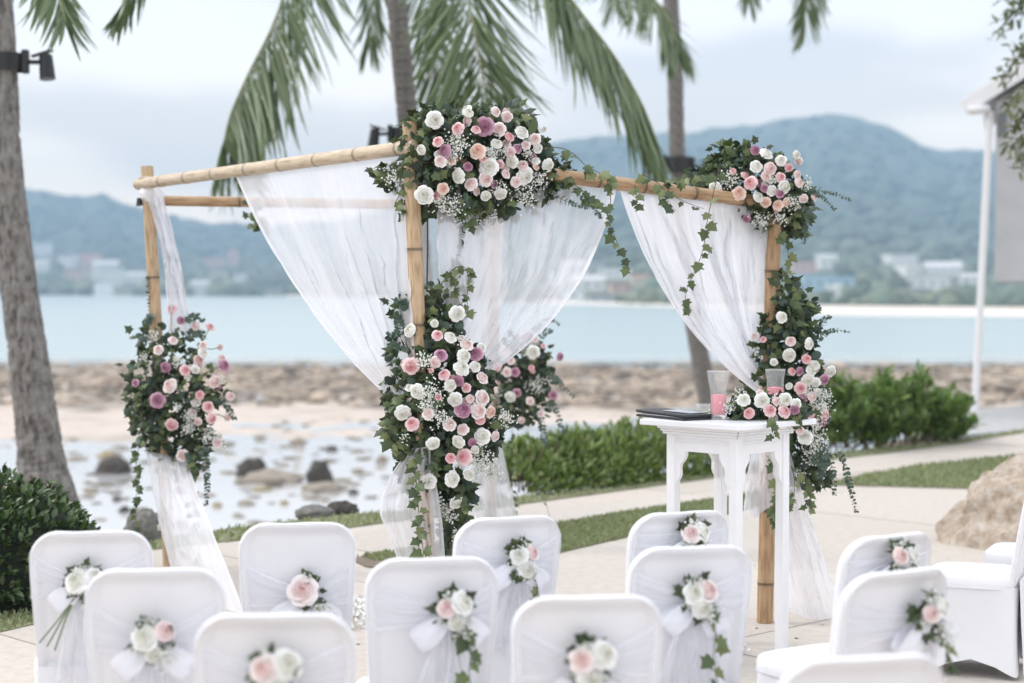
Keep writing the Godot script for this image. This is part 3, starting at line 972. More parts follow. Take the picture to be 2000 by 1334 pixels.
	for k in 4:
		var c0: Color = [lin(0.52, 0.465, 0.415), lin(0.545, 0.485, 0.43), lin(0.505, 0.455, 0.405), lin(0.53, 0.48, 0.43)][k]
		stone.append(tri_mat("terrace_stone_%d" % k, [[0.0, c0.darkened(0.07)], [0.4, c0.darkened(0.015)], [0.6, c0], [1.0, c0.lightened(0.06)]], 0.03, Vector3(0.7, 0.7, 0.7), 0.85, 60 + k, 0.2))
	var bed := Mb.new()
	bed.slab(plaza, -0.12, -0.022)
	var terrace := setting("terrace", bed.mesh(), mat("joint_mortar", lin(0.20, 0.165, 0.13), 0.9))
	var ex := Vector2(0.725, -0.689)
	var ey := Vector2(0.689, 0.725)
	slabs(terrace, "paving_slab", plaza, ex, ey, Vector2(0.95, -8.95), 2.4, 3.6, 9, stone)
	# the walkway
	var walk := PackedVector2Array()
	for uv in [[440, 1060], [687, 1031], [1015, 986], [1230, 957], [1410, 932], [1604, 902], [1867, 868], [2000, 846], [2500, 800], [2500, 850], [2000, 888], [1800, 908], [1604, 946], [1405, 977], [1230, 1003], [1080, 1028], [920, 1054], [783, 1079], [690, 1089]]:
		var p := G(uv[0], uv[1])
		walk.append(Vector2(p.x, p.z))
	var wb := Mb.new()
	wb.slab(walk, -0.12, -0.026)
	var path := setting("walkway", wb.mesh(), mat("joint_mortar", lin(0.20, 0.165, 0.13), 0.9))
	slabs(path, "paving_slab", walk, ex, ey, Vector2(0.0, -14.2), 2.1, 2.4, 12, stone)
	# a second paved strip at the foot of the building
	var strip := PackedVector2Array()
	for q2 in [[4.7, 21.4], [5.6, 24.2], [6.0, 26.0], [13, 31], [13, 23.5], [7.0, 23.0]]: strip.append(Vector2(q2[0], -q2[1]))
	var sb := Mb.new()
	sb.slab(strip, -0.2, -0.004)
	setting("building_pavement", sb.mesh(), tri_mat("grey_concrete", [[0.0, lin(0.36, 0.36, 0.36)], [1.0, lin(0.48, 0.48, 0.48)]], 0.02, Vector3(0.5, 0.5, 0.5), 0.85, 77))
	var soil := PackedVector2Array()
	for uv in [[684, 1092], [720, 1085], [775, 1080], [800, 1090], [800, 1112], [760, 1113], [715, 1106]]:
		var p := G(uv[0], uv[1], 0.008)
		soil.append(Vector2(p.x, p.z))
	var sl := Mb.new()
	sl.slab(soil, -0.05, 0.012)
	setting("soil_patch", sl.mesh(), tri_mat("bark_mulch", [[0.0, lin(0.10, 0.075, 0.055)], [1.0, lin(0.34, 0.28, 0.23)]], 0.06, Vector3(3, 3, 3), 0.95, 79, 0.8))
	# lawns
	lawn("far_lawn", [[280, 1076], [300, 1058], [440, 1034], [687, 1005], [860, 994], [1000, 972], [1300, 935], [1410, 918], [1604, 888], [1867, 860], [2000, 840], [2000, 845], [1867, 867], [1604, 901], [1410, 931], [1230, 956], [1015, 985], [687, 1030], [440, 1059]], 9000)
	lawn("near_lawn", [[700, 1089], [783, 1078], [920, 1053], [1080, 1027], [1230, 1002], [1405, 976], [1500, 960], [1500, 984], [1400, 1009], [1230, 1048], [1080, 1083], [930, 1111], [760, 1106]], 16000)
	lawn("right_lawn", [[1606, 946], [1700, 926], [1800, 909], [2000, 889], [2300, 868], [2500, 880], [2500, 975], [2000, 957], [1935, 956]], 16000)
	lawn("corner_lawn", [[-700, 1250], [-700, 1120], [-100, 1140], [205, 1100], [275, 1078], [185, 1170], [75, 1218], [-20, 1240]], 9000)

func slabs(parent: Node3D, called: String, area: PackedVector2Array, ex: Vector2, ey: Vector2, origin: Vector2, sx: float, sy: float, n: int, stone: Array) -> void:
	var gap := 0.007
	for i in range(-n, n):
		for j in range(-n, n):
			var a := origin + ex * (i * sx) + ey * (j * sy)
			var sq := PackedVector2Array()
			for q in [[gap, gap], [sx - gap, gap], [sx - gap, sy - gap], [gap, sy - gap]]: sq.append(a + ex * q[0] + ey * q[1])
			for poly in Geometry2D.intersect_polygons(sq, area):
				if poly.size() < 3: continue
				var lo := Vector2(1e9, 1e9)
				var area2 := 0.0
				for k in poly.size():
					area2 += poly[k].cross(poly[(k + 1) % poly.size()])
					lo = lo.min(poly[k])
				if absf(area2) < 0.05: continue
				if area2 < 0: poly.reverse()
				var m := Mb.new()
				m.slab(poly, -0.03, r(-0.0015, 0.0015))
				part(called, m.mesh(), stone[rng.randi() % 4], parent)

func lawn(called: String, uvs: Array, n: int) -> void:
	var poly := PackedVector2Array()
	var lo := Vector2(1e9, 1e9); var hi := Vector2(-1e9, -1e9)
	for uv in uvs:
		var p := G(uv[0], uv[1])
		poly.append(Vector2(p.x, p.z))
		lo = lo.min(poly[-1]); hi = hi.max(poly[-1])
	var m := Mb.new()
	m.slab(poly, -0.1, 0.006)
	var o := setting(called, m.mesh(), tri_mat("lawn_soil", [[0.0, lin(0.13, 0.125, 0.07)], [0.5, lin(0.19, 0.20, 0.11)], [1.0, lin(0.25, 0.26, 0.16)]], 0.02, Vector3(1, 1, 1), 0.95, 81))
	var pl := []; var ti := []
	var tries := 0
	while pl.size() < n and tries < n * 6:
		tries += 1
		var p := Vector2(r(lo.x, hi.x), r(lo.y, hi.y))
		if absf(p.x) > 7.5 or not Geometry2D.is_point_in_polygon(p, poly): continue
		pl.append(Transform3D(leaf_basis(Vector3(r(-0.6, 0.6), 1, r(-0.6, 0.6)), Vector3(r(-1, 1), 0.2, 1), r(0.020, 0.045)), Vector3(p.x, 0.0, p.y)))
		var g := r(0.7, 1.35)
		ti.append(Color(g * r(0.9, 1.2), g, g * 0.9))
	multi("grass", lance, leaf_mat("grass_blade", lin(0.265, 0.30, 0.18), 0.6, 0.5), pl, ti, o)

func build_far_side() -> void:
	var nz := FastNoiseLite.new()
	nz.seed = 8; nz.frequency = 1.0; nz.fractal_octaves = 4
	var m := Mb.new()
	var shape := func(a: float, b: float) -> Vector3:
		var u := lerpf(-1500, 3500, a)
		var p := land(u, minf(b * 1.12, 1.0))
		if b < 0.01: p.y = -6.0
		if b > 0.9: p += Vector3(p.x, 0, p.z).normalized() * (b - 0.9) * 4000.0 + Vector3(0, -(b - 0.9) * 1500.0, 0)
		p.y += nz.get_noise_2d(a * 90, b * 14) * 14.0 * smoothstep(0.1, 0.5, b) * (0.35 if b > 0.8 else 1.0)
		return p
	var shade := func(a: float, b: float) -> Color:
		var g := nz.get_noise_2d(a * 130 + 5, b * 22)
		return Color(0.07, 0.105, 0.085).lerp(Color(0.11, 0.145, 0.10), smoothstep(-0.3, 0.5, g)).lerp(Color(0.17, 0.19, 0.11), (1.0 - smoothstep(0.1, 0.4, b)) * 0.7)
	m.grid(300, 30, shape, false, shade)
	var hm := mat("hill_forest", Color.WHITE, 0.95)
	hm.vertex_color_use_as_albedo = true
	setting("hills", m.mesh(), hm)
	var sand := Mb.new()
	sand.grid(90, 3, func(a: float, b: float) -> Vector3:
		var u := lerpf(560, 3200, a)
		var v0 := shore_v(u) + 2.0 + 15.0 * smoothstep(1250, 1700, u)
		var lo := G(u, v0, -3.30)
		var hi := land(u, 0.012)
		var p := lo.lerp(hi, b)
		p.y += 0.25 * sin(b * PI)
		return p)
	setting("far_beach", sand.mesh(), mat("white_sand", lin(0.74, 0.66, 0.58), 0.9))
	var hs := [
		[84, 498, 24, 16, "white", "small white house highest up the slope beside the leaning palm trunk"], [78, 530, 24, 12, "white", "low white house touching the edge of the leaning palm trunk"],
		[133, 520, 22, 15, "white", "white house on the upper slope, left end of the stepped hillside row"], [153, 512, 16, 13, "grey", "small grey house on the upper slope between two white ones"],
		[178, 520, 24, 14, "pink", "pale pink house on the upper slope above the big white hotel"], [142, 546, 20, 14, "pink", "rosy house among trees below the stepped hillside row"],
		[166, 540, 14, 10, "cream", "tiny cream house among the trees left of the big white hotel"], [206, 546, 40, 26, "white", "big white hotel block with a flat roof on the left shore"],
		[222, 560, 26, 26, "white", "white wing stepping down to the sea from the left hotel"], [203, 574, 22, 16, "white", "white pool house at the waterline below the left hotel"],
		[268, 556, 34, 16, "white", "long white villa just left of the left bamboo post"], [252, 566, 16, 9, "grey", "small grey boathouse between the hotel and the left bamboo post"],
		[418, 524, 26, 15, "pink", "pink house on the slope right of the left bamboo post"], [457, 520, 12, 22, "pink", "narrow pink tower standing on the slope under the rear beam"],
		[424, 545, 34, 12, "cream", "wide cream bungalow with a red roof below the narrow tower"], [470, 552, 18, 12, "white", "small white house at the foot of the narrow tower"],
		[393, 572, 24, 14, "white", "white beach house at the water behind the left white tail"], [540, 572, 36, 9, "grey", "long low grey shed at the water beside the left sheer curtain"],
		[1098, 560, 40, 24, "white", "white block beside the slanting edge of the middle curtain"], [1120, 536, 40, 16, "white", "upper white house with flat roof in the curtain opening"],
		[1162, 528, 36, 16, "grey", "grey house highest in the curtain opening"], [1200, 545, 54, 18, "white", "broad white terrace house at the centre of the curtain opening"],
		[1148, 568, 52, 18, "white", "long white house below the terrace house in the curtain opening"], [1120, 586, 34, 16, "white", "white shore house low in the curtain opening"],
		[1212, 572, 36, 15, "pink", "pink house right of the long white one in the curtain opening"], [1250, 560, 22, 14, "cream", "cream house close to the right curtain's edge"],
		[1172, 588, 40, 9, "grey", "low grey boathouse at the water in the curtain opening"],
		[1568, 532, 40, 18, "pink", "pale pink house just right of the right bamboo post"], [1613, 524, 26, 16, "white", "white house on the slope above the blue building"],
		[1592, 568, 56, 26, "blue", "pale blue building behind the right post's flowers"], [1640, 566, 44, 22, "blue", "second pale blue building nearer the white hillside villas"],
		[1628, 590, 16, 22, "white", "narrow white tower at the beach below the blue buildings"], [1757, 520, 48, 20, "white", "square white villa highest on the right hillside"],
		[1786, 540, 52, 20, "white", "second white villa stepping down the right hillside"], [1842, 545, 58, 20, "white", "wide white villa at the right end of the stepped group"],
		[1812, 566, 66, 20, "white", "lowest white villa of the stepped group above the beach"], [1852, 562, 34, 16, "grey", "grey house tucked under the wide white villa"],
		[1897, 556, 34, 14, "white", "white house beside the slim white pole"], [1792, 580, 30, 12, "grey", "grey beach house among trees below the lowest villa"],
	]
	# woods on the far hills
	var pl := []; var ti := []
	var blob := rock_mesh(1, 0.8, 1, 0.5, 4, 5)
	for k in 5200:
		var u := lerpf(-300, 2300, rng.randf())
		var kk := pow(rng.randf(), 1.6) * 0.96 + 0.01
		var vv := lerpf(shore_v(u), ridge_v(u), kk)
		var hides := false
		for q in hs:
			if absf(u - q[0]) < q[2] * 0.62 + 5 and vv > q[1] - q[3] and vv < q[1] + 16: hides = true
		if hides: continue
		var p := land(u, kk)
		var z := r(2.2, 4.6) * clampf(-p.z / 700.0, 0.35, 1.4)
		pl.append(Transform3D(Basis(UP, r(0, TAU)).scaled(Vector3(z, z * r(0.7, 1.3), z)), p + Vector3(0, z * 0.25, 0)))
		var g := r(0.7, 1.5)
		ti.append(Color(0.085, 0.12, 0.09).lerp(Color(0.20, 0.22, 0.15), rng.randf() * (1.0 - kk) * 0.9) * g)
	var wm := mat("far_crowns", Color.WHITE, 0.95)
	wm.vertex_color_use_as_albedo = true
	var holder := Node3D.new()
	holder.name = "far_woods"
	holder.set_meta("kind", "stuff"); holder.set_meta("label", "hazy woods covering the hills across the bay"); holder.set_meta("category", "woods")
	add_child(holder)
	multi("crowns", blob, wm, pl, ti, holder)
	for k in hs.size(): house(hs[k][0], hs[k][1], hs[k][2], hs[k][3], hs[k][4], hs[k][5], k)

func build_shore_rocks() -> void:
	var dark := tri_mat("dark_rock", [[0.0, lin(0.02, 0.018, 0.015)], [0.5, lin(0.065, 0.055, 0.046)], [1.0, lin(0.16, 0.14, 0.115)]], 0.02, Vector3(1.2, 1.2, 1.2), 0.85, 91, 0.6)
	var tan_ := tri_mat("pale_rock", [[0.0, lin(0.16, 0.13, 0.10)], [0.5, lin(0.30, 0.26, 0.21)], [1.0, lin(0.42, 0.37, 0.31)]], 0.02, Vector3(1.2, 1.2, 1.2), 0.85, 92, 0.6)
	var yel := tri_mat("yellow_rock", [[0.0, lin(0.22, 0.17, 0.09)], [1.0, lin(0.50, 0.42, 0.26)]], 0.03, Vector3(1.2, 1.2, 1.2), 0.85, 93, 0.5)
	var list := [
		[222, 924, 66, 32, 0, "dark rounded rock standing in the pool left of the left flower arrangement"], [207, 893, 30, 12, 2, "yellowish stone lying just behind the dark rock in the pool"],
		[492, 930, 60, 38, 0, "dark lumpy rock at the left end of a flat pale ledge"], [528, 940, 120, 22, 1, "flat pale rock ledge lying in the pool"],
		[623, 942, 48, 46, 0, "tall dark round rock standing on a small pale shelf"], [634, 958, 86, 18, 1, "pale shelf of rock under the tall dark round rock"],
		[582, 870, 30, 16, 1, "small brown rock in the far part of the pool"], [648, 880, 26, 10, 0, "flat dark stone far out in the pool"], [745, 904, 22, 16, 1, "brown stone beside the front curtain's edge"],
		[700, 922, 28, 8, 1, "low brown stone right of the tall round rock"], [228, 978, 18, 10, 0, "small dark stone in the near pool left of the hanging ivy"], [243, 1000, 22, 12, 0, "little dark stone in the pool by the boulder"],
		[480, 986, 34, 10, 1, "flat stone in the near pool left of the front chairs' row"], [424, 990, 20, 10, 2, "yellowish pebble in the near pool by the left cloth tail"], [555, 985, 18, 9, 2, "yellow weedy stone in the near pool"],
		[150, 898, 34, 8, 1, "thin flat stone near the leaning palm trunk"], [170, 972, 30, 7, 1, "thin brown stone right of the leaning palm's foot"], [510, 958, 40, 8, 2, "yellow weed covered ledge below the pale rock ledge"],
		[690, 965, 20, 10, 0, "small dark stone right of the pale shelf"], [560, 845, 26, 8, 1, "small brown stone at the sand's edge"],
	]
	for k in list.size():
		var q: Array = list[k]
		var p := G(q[0], q[1], -3.28)
		var s := -p.z / F
		var m := rock_mesh(q[2] * s * 0.5, q[3] * s * 0.9, q[2] * s * 0.45, 0.38, 100 + k, 14)
		top("shore_rock", m, [dark, tan_, yel][q[4]], q[5], "rock", "rocks on the tidal flat", p)
	# boulders on the lawn's edge
	for q in [[262, 1070, 66, 62, 1, "rounded grey boulder at the lawn's edge behind the left bamboo post"], [605, 1014, 62, 16, 1, "low grey boulder peeping over the lawn's edge"], [660, 1006, 48, 16, 0, "darker low boulder beside the low grey one at the lawn's edge"]]:
		var p := G(q[0], q[1], -0.02)
		p.z -= 0.35
		var s := -p.z / F
		top("edge_boulder", rock_mesh(q[2] * s * 0.62, q[3] * s * 1.0, q[2] * s * 0.55, 0.3, int(q[0]), 18), [dark, tri_mat("grey_rock", [[0.0, lin(0.09, 0.09, 0.08)], [0.5, lin(0.17, 0.165, 0.15)], [1.0, lin(0.28, 0.27, 0.25)]], 0.02, Vector3(2, 2, 2), 0.85, 94, 0.7)][q[4]], q[5], "boulder", "boulders along the lawn's edge", p)
	# rubble of the reef and the little stones of the pool
	var pl := []; var ti := []
	var stone := rock_mesh(1, 0.7, 0.9, 0.6, 55, 5)
	var nz2 := FastNoiseLite.new()
	nz2.seed = 66; nz2.frequency = 1.0
	for k in 7500:
		var d := 76.0 + 38.0 * pow(rng.randf(), 0.8)
		var x := r(-0.33, 0.42) * d
		if nz2.get_noise_2d(x * 0.12, d * 0.10) < r(-0.5, 0.0): continue
		var z := r(0.06, 0.30) * (2.2 if rng.randf() < 0.05 else 1.0)
		pl.append(Transform3D(Basis(UP, r(0, TAU)).scaled(Vector3(z, z * r(0.25, 0.5), z)), Vector3(x, -3.14, -d)))
		var g := r(0.25, 1.75)
		ti.append(Color(0.27, 0.215, 0.165) * g * (1.0 + 0.5 * nz2.get_noise_2d(x * 0.1, d * 0.08)))
	for k in 450:
		var d := 36.0 + 36.0 * rng.randf()
		var z := r(0.04, 0.17)
		pl.append(Transform3D(Basis(UP, r(0, TAU)).scaled(Vector3(z * 1.6, z * 0.5, z)), Vector3(r(-0.30, 0.06) * d, -3.27, -d)))
		var g := r(0.4, 1.6)
		ti.append(Color(0.22, 0.185, 0.13) * g)
	var rm := mat("rubble", Color.WHITE, 0.85)
	rm.vertex_color_use_as_albedo = true
	var holder := Node3D.new()
	holder.name = "reef_rubble"
	holder.set_meta("kind", "stuff"); holder.set_meta("label", "brown rubble strewn over the tidal flat"); holder.set_meta("category", "rubble")
	add_child(holder)
	multi("stones", stone, rm, pl, ti, holder)
	# the great sloping boulder by the right-hand chairs
	var bm := tri_mat("sandstone", [[0.0, lin(0.16, 0.115, 0.08)], [0.3, lin(0.34, 0.265, 0.20)], [0.55, lin(0.44, 0.37, 0.30)], [0.75, lin(0.48, 0.44, 0.40)], [1.0, lin(0.62, 0.57, 0.52)]], 0.02, Vector3(1.3, 0.8, 1.3), 0.9, 95, 1.0)
	var nz := FastNoiseLite.new()
	nz.seed = 77; nz.frequency = 1.0; nz.fractal_octaves = 5
	var b := Mb.new()
	b.grid(110, 60, func(a: float, t: float) -> Vector3:
		var y := cos(t * PI); var h := sin(t * PI)
		var p := Vector3(cos(a * TAU) * h, y, sin(a * TAU) * h)
		var e := pow(pow(absf(p.x), 1.45) + pow(absf(p.y), 1.45) + pow(absf(p.z), 2.0), -1.0 / 1.6)
		var crack := absf(nz.get_noise_3d(p.x * 5.0 + p.y * 4.0, p.y * 2.2, p.z * 3.0 + 5))
		var k := e * (1.0 + 0.10 * nz.get_noise_3dv(p * 2.2) + 0.045 * minf(crack * 5.0, 1.0) + 0.03 * nz.get_noise_3dv(p * 11.0))
		return Vector3(p.x * 1.48, p.y * 1.02, p.z * 0.95) * k, true)
	top("boulder", b.mesh(), bm, "great sloping tan boulder beside the right chairs", "boulder", "", Vector3(4.50, -0.10, -12.7))

func build_building() -> void:
	var o := thing("raised_building", "grey walled building raised on slim white posts at the right", "building", Vector3(6.66, 0, -25.4), "", -0.265)
	var grey := tri_mat("grey_plaster", [[0.0, lin(0.47, 0.475, 0.49)], [1.0, lin(0.53, 0.535, 0.55)]], 0.01, Vector3(0.4, 0.4, 0.4), 0.8, 97)
	var white := mat("white_paint", lin(0.78, 0.78, 0.79), 0.55)
	var base := Vector3(6.7, 0, -25.4)
	var m := Mb.new()
	m.box(Vector3(2.42, 3.16, -2.55), Vector3(4.5, 2.55, 5.0), 0.01)
	part("wall", m.mesh(), grey, o)
	for k in 2:
		var st := Mb.new()
		st.tube([[Vector3(-0.09, -0.05, 0.1), Vector3(0.0, 2.1, 0.06), Vector3(0.09, 4.28, 0.0)], [Vector3(4.3, -0.05, 0.0), Vector3(4.3, 1.9, 0.0)], [Vector3(0.4, -0.3, -4.8), Vector3(0.4, 1.9, -4.8)]][k], func(_t): return 0.052, 14)
		part("post", st.mesh(), white, o)
	var rf := Mb.new()
	var e0 := Vector3(-0.02, 4.50, 0.35)
	var e1 := Vector3(2.6, 6.1, 0.35)
	var dz := Vector3(0, 0, -6)
	var th := Vector3(0, 0.1, 0)
	rf.quad(e0 + th, e0 + dz + th, e1 + dz + th, e1 + th)
	rf.quad(e0, e1, e1 + dz, e0 + dz)
	rf.quad(e0, e0 + th, e1 + th, e1)
	rf.quad(e0 + dz, e0 + dz + th, e0 + th, e0)
	var e2 := Vector3(5.5, 4.36, 0.35)
	rf.quad(e1 + th, e1 + dz + th, e2 + dz + th, e2 + th)
	rf.quad(e1, e1 + th, e2 + th, e2)
	part("roof", rf.mesh(), mat("roof_white", lin(0.62, 0.62, 0.62), 0.7), o)
	var fa := Mb.new()
	var dir := (e1 - e0).normalized()
	var len_ := e0.distance_to(e1)
	fa.box(e0 + dir * (len_ / 2 - 0.15) + Vector3(0, -0.03, 0.025), Vector3(len_ + 0.3, 0.2, 0.035), 0.006, Basis(dir, Vector3(0, 0, 1).cross(dir), Vector3(0, 0, 1)))
	part("bargeboard", fa.mesh(), white, o)
	var gu := Mb.new()
	gu.tube([e0 + Vector3(-0.18, -0.24, 0.10), e0 + Vector3(0.06, -0.22, 0.08), e0 + Vector3(0.06, -0.22, -0.5)], func(_t): return 0.06, 10)
	part("gutter", gu.mesh(), white, o)
	var gab := Mb.new()
	gab.flat(Vector3(0.2, 4.43, -0.06), Vector3(2.6, 5.98, -0.06), Vector3(4.6, 4.43, -0.06))
	part("gable", gab.mesh(), grey, o)
	var vn := Mb.new()
	vn.box(Vector3(0.26, 4.1, -0.04), Vector3(0.12, 0.34, 0.06), 0.006)
	part("window", vn.mesh(), mat("vent_dark", lin(0.16, 0.18, 0.19), 0.3), o)
	# tree reaching in from the right
	var t := thing("feathery_tree", "feathery green branches reaching in beside the grey building", "tree", Vector3(5.6, 0, -17.5))
	var bark := tri_mat("tree_bark", [[0.0, lin(0.06, 0.05, 0.04)], [1.0, lin(0.18, 0.15, 0.12)]], 0.03, Vector3(2, 0.6, 2), 0.9, 98, 0.5)
	var tr := Mb.new()
	tr.tube(curve([Vector3(0, -0.1, 0), Vector3(0.1, 1.6, 0.05), Vector3(0.0, 3.2, 0), Vector3(0.1, 5.6, 0.1)], 14), func(q): return lerpf(0.16, 0.06, q), 10)
	part("trunk", tr.mesh(), bark, t)
	var pl := []; var ti := []
	for q in [[2060, -40, 1950, 60], [2070, 60, 1955, 150], [2070, 130, 1968, 215], [2060, 200, 1985, 300], [2080, 20, 1990, 110], [2070, 250, 1990, 325], [2100, 180, 1975, 250], [2090, -90, 1965, 5]]:
		var a := P(q[0], q[1], 17.4 + r(-0.5, 0.5)) - t.position
		var b := P(q[2], q[3], 17.4 + r(-0.4, 0.4)) - t.position
		var br := Mb.new()
		var c := curve([Vector3(0.05, a.y * 0.9, 0), a, (a + b) / 2 + Vector3(0, 0.05, 0), b], 10)
		br.tube(c, func(s): return lerpf(0.02, 0.003, s), 5)
		part("branch", br.mesh(), bark, t)
		for k in 150:
			var s := r(0.25, 1.0)
			var p := along(c, s) + Vector3(rng.randfn(), rng.randfn(), rng.randfn()) * 0.045
			pl.append(Transform3D(leaf_basis(Vector3(r(-1, 0.5), r(-1, 0.6), r(-0.6, 0.6)), Vector3(r(-1, 1), 1, r(-1, 1)), r(0.05, 0.12)), p))
			var g := r(0.6, 1.4)
			ti.append(Color(g, g, g * 0.8))
	multi("foliage", lance, leaf_mat("feather_leaf", lin(0.13, 0.155, 0.07), 0.5), pl, ti, t)

func clamp_light(label: String, at: Vector3, rad: float, side: float, k: float) -> void:   # black strap round a trunk with a small floodlight
	var o := thing("tree_floodlight", label, "floodlight", at, "floodlights strapped to the palms")
	var black := mat("black_metal", lin(0.012, 0.013, 0.015), 0.4)
	var st := Mb.new()
	st.grid(24, 3, func(a: float, t: float) -> Vector3:
		var q: float = [0.0, 0.0, 1.0, 1.0][int(round(t * 3))]
		return Vector3(cos(a * TAU) * rad, (q - 0.5) * 0.11 * k, -sin(a * TAU) * rad), true)
	part("strap", st.mesh(), black, o)
	var br := Mb.new()
	br.box(Vector3(side * (rad + 0.05 * k), 0.0, 0.02), Vector3(0.14 * k, 0.035, 0.05), 0.006)
	br.box(Vector3(side * (rad + 0.015), 0, 0.05), Vector3(0.06, 0.15 * k, 0.06), 0.008)
	part("bracket", br.mesh(), black, o)
	var hd := Mb.new()
	var hc := Vector3(side * (rad + 0.14 * k), -0.03, 0.05)
	hd.tube([hc + Vector3(0, 0.07 * k, 0), hc + Vector3(0, 0.05 * k, 0.0), hc + Vector3(side * 0.02, -0.09 * k, 0.02)], func(t): return lerpf(0.035, 0.05, t) * k, 12)
	part("lamp_head", hd.mesh(), black, o)
	var fin := Mb.new()
	fin.box(hc + Vector3(-side * 0.03, 0.075 * k, 0), Vector3(0.14 * k, 0.02, 0.06), 0.004, Basis(Vector3(0, 0, 1), side * 0.3))
	part("visor", fin.mesh(), black, o)

func build_palms() -> void:
	var bark := tri_mat("palm_bark", [[0.0, lin(0.03, 0.027, 0.024)], [0.28, lin(0.11, 0.10, 0.092)], [0.45, lin(0.20, 0.185, 0.17)], [0.6, lin(0.25, 0.235, 0.22)], [1.0, lin(0.36, 0.345, 0.33)]], 0.02, Vector3(1.5, 0.55, 1.5), 0.9, 111, 1.0)
	var bark2 := tri_mat("palm_bark_pale", [[0.0, lin(0.04, 0.036, 0.032)], [0.4, lin(0.15, 0.138, 0.125)], [0.6, lin(0.23, 0.215, 0.20)], [1.0, lin(0.36, 0.34, 0.32)]], 0.018, Vector3(1.2, 6.5, 1.2), 0.9, 115, 0.9)
	var gl := leaf_mat("palm_leaf", lin(0.125, 0.172, 0.078), 0.36, 0.6)
	# leaning palm on the left
	var d := 15.4
	var lp := thing("leaning_palm", "thick grey leaning palm trunk behind the round bush", "palm tree", Vector3.ZERO, "coconut palms")
	part("trunk", trunk_mesh([P(104, 1075, d), P(90, 965, d), P(75, 850, d), P(56, 700, d), P(34, 540, d), P(6, 300, d), P(-4, 100, d), P(-22, -150, d), P(-40, -420, d)], func(t): return (lerpf(0.228, 0.165, minf(t * 2.2, 1.0)) + 0.16 * pow(maxf(0, 1 - t * 4.2), 1.6)) * lerpf(1.0, 0.9, t), 0.085, 0.05), bark, lp)
	frond(lp, [P(-40, -400, d), P(30, -330, d - 1), P(70, -180, d - 1.6), P(105, -40, d - 1.8), P(128, 40, d - 1.9)], 34, 0.42, 0.9, gl)
	frond(lp, [P(-40, -400, d), P(160, -380, d - 0.6), P(300, -230, d - 1.0), P(286, -90, d - 1.0), P(250, -10, d - 1.0), P(230, 22, d - 1.0)], 36, 0.34, 0.7, gl)
	frond(lp, [P(-40, -400, d), P(-200, -420, d), P(-330, -330, d + 0.4), P(-420, -160, d + 0.4)], 18, 0.6, 0.8, gl)
	rebase(lp, P(104, 1075, d))
	# palm behind the front post
	d = 20.0
	var cp := thing("middle_palm", "slim palm rising straight behind the front bamboo post", "palm tree", Vector3.ZERO, "coconut palms")
	part("trunk", trunk_mesh([P(842, 1010, d), P(832, 700, d), P(815, 420, d), P(793, 200, d), P(775, 0, d), P(768, -180, d), P(765, -330, d)], func(t): return lerpf(0.125, 0.104, t), 0.075, 0.03), bark2, cp)
	var c := P(765, -330, d)
	frond(cp, [c, P(690, -340, d - 0.6), P(600, -180, d - 1.0), P(545, 20, d - 1.2), P(485, 145, d - 1.3), P(450, 225, d - 1.35), P(436, 285, d - 1.4)], 66, 0.92, 0.7, gl, 0.9, 0.3, Vector3(0.55, -0.15, 0))
	frond(cp, [c, P(830, -330, d - 1.2), P(885, -170, d - 2.0), P(915, 0, d - 2.3), P(938, 120, d - 2.4), P(955, 230, d - 2.4)], 58, 0.80, 0.55, gl, 1.0, 0.3)
	frond(cp, [c, P(870, -300, d - 0.4), P(1010, -150, d - 0.7), P(1120, 5, d - 0.9), P(1200, 110, d - 1.0), P(1258, 212, d - 1.0), P(1298, 318, d - 1.0)], 66, 0.86, 0.95, gl, 0.55, 0.3)
	frond(cp, [c, P(800, -280, d + 0.9), P(830, -120, d + 1.4), P(850, 60, d + 1.6), P(862, 180, d + 1.6)], 38, 0.72, 0.8, gl, 0.8, 0.3)
	frond(cp, [c, P(745, -280, d + 0.7), P(738, -150, d + 1.0), P(728, 0, d + 1.1), P(722, 90, d + 1.1)], 22, 0.5, 0.8, gl, 0.6, 0.3)
	frond(cp, [c, P(700, -480, d), P(560, -500, d + 0.6), P(380, -380, d + 1.0)], 18, 0.8, 0.6, gl)
	rebase(cp, P(842, 1010, d))
	# palm behind the table
	d = 26.0
	var rp := thing("right_palm", "pale palm trunk rising behind the white table", "palm tree", Vector3.ZERO, "coconut palms")
	part("trunk", trunk_mesh([P(1396, 850, d), P(1384, 780, d), P(1366, 690, d), P(1344, 560, d), P(1330, 420, d), P(1322, 280, d), P(1318, 130, d), P(1310, 0, d), P(1306, -160, d), P(1304, -260, d)], func(t): return (0.112 + 0.07 * pow(1 - t, 4.0)), 0.08, 0.03), bark2, rp)
	c = P(1304, -260, d)
	frond(rp, [c, P(1150, -200, d - 2.0), P(1180, -90, d - 3.0), P(1262, -20, d - 3.6), P(1306, 40, d - 3.8), P(1326, 98, d - 3.9)], 54, 0.66, 0.9, gl, 0.9, 0.25)
	frond(rp, [c, P(1420, -280, d), P(1530, -210, d), P(1578, -80, d), P(1578, 0, d), P(1560, 66, d)], 46, 0.5, 0.8, gl, 0.7, 0.3)
	frond(rp, [c, P(1380, -250, d - 1), P(1450, -170, d - 1.4), P(1470, -80, d - 1.6), P(1462, 5, d - 1.7)], 24, 0.42, 0.8, gl, 0.7, 0.3)
	frond(rp, [c, P(1250, -230, d + 1), P(1225, -120, d + 1.2), P(1200, 10, d + 1.3)], 24, 0.7, 0.9, gl, 0.8, 0.3)
	rebase(rp, P(1396, 850, d))
	clamp_light("black floodlight strapped to the leaning palm's trunk", P(14, 122, 15.4), 0.155, 1.0, 1.35)
	clamp_light("black floodlight on the palm behind the front post", P(795, 262, 20.0), 0.17, -1.0, 1.3)
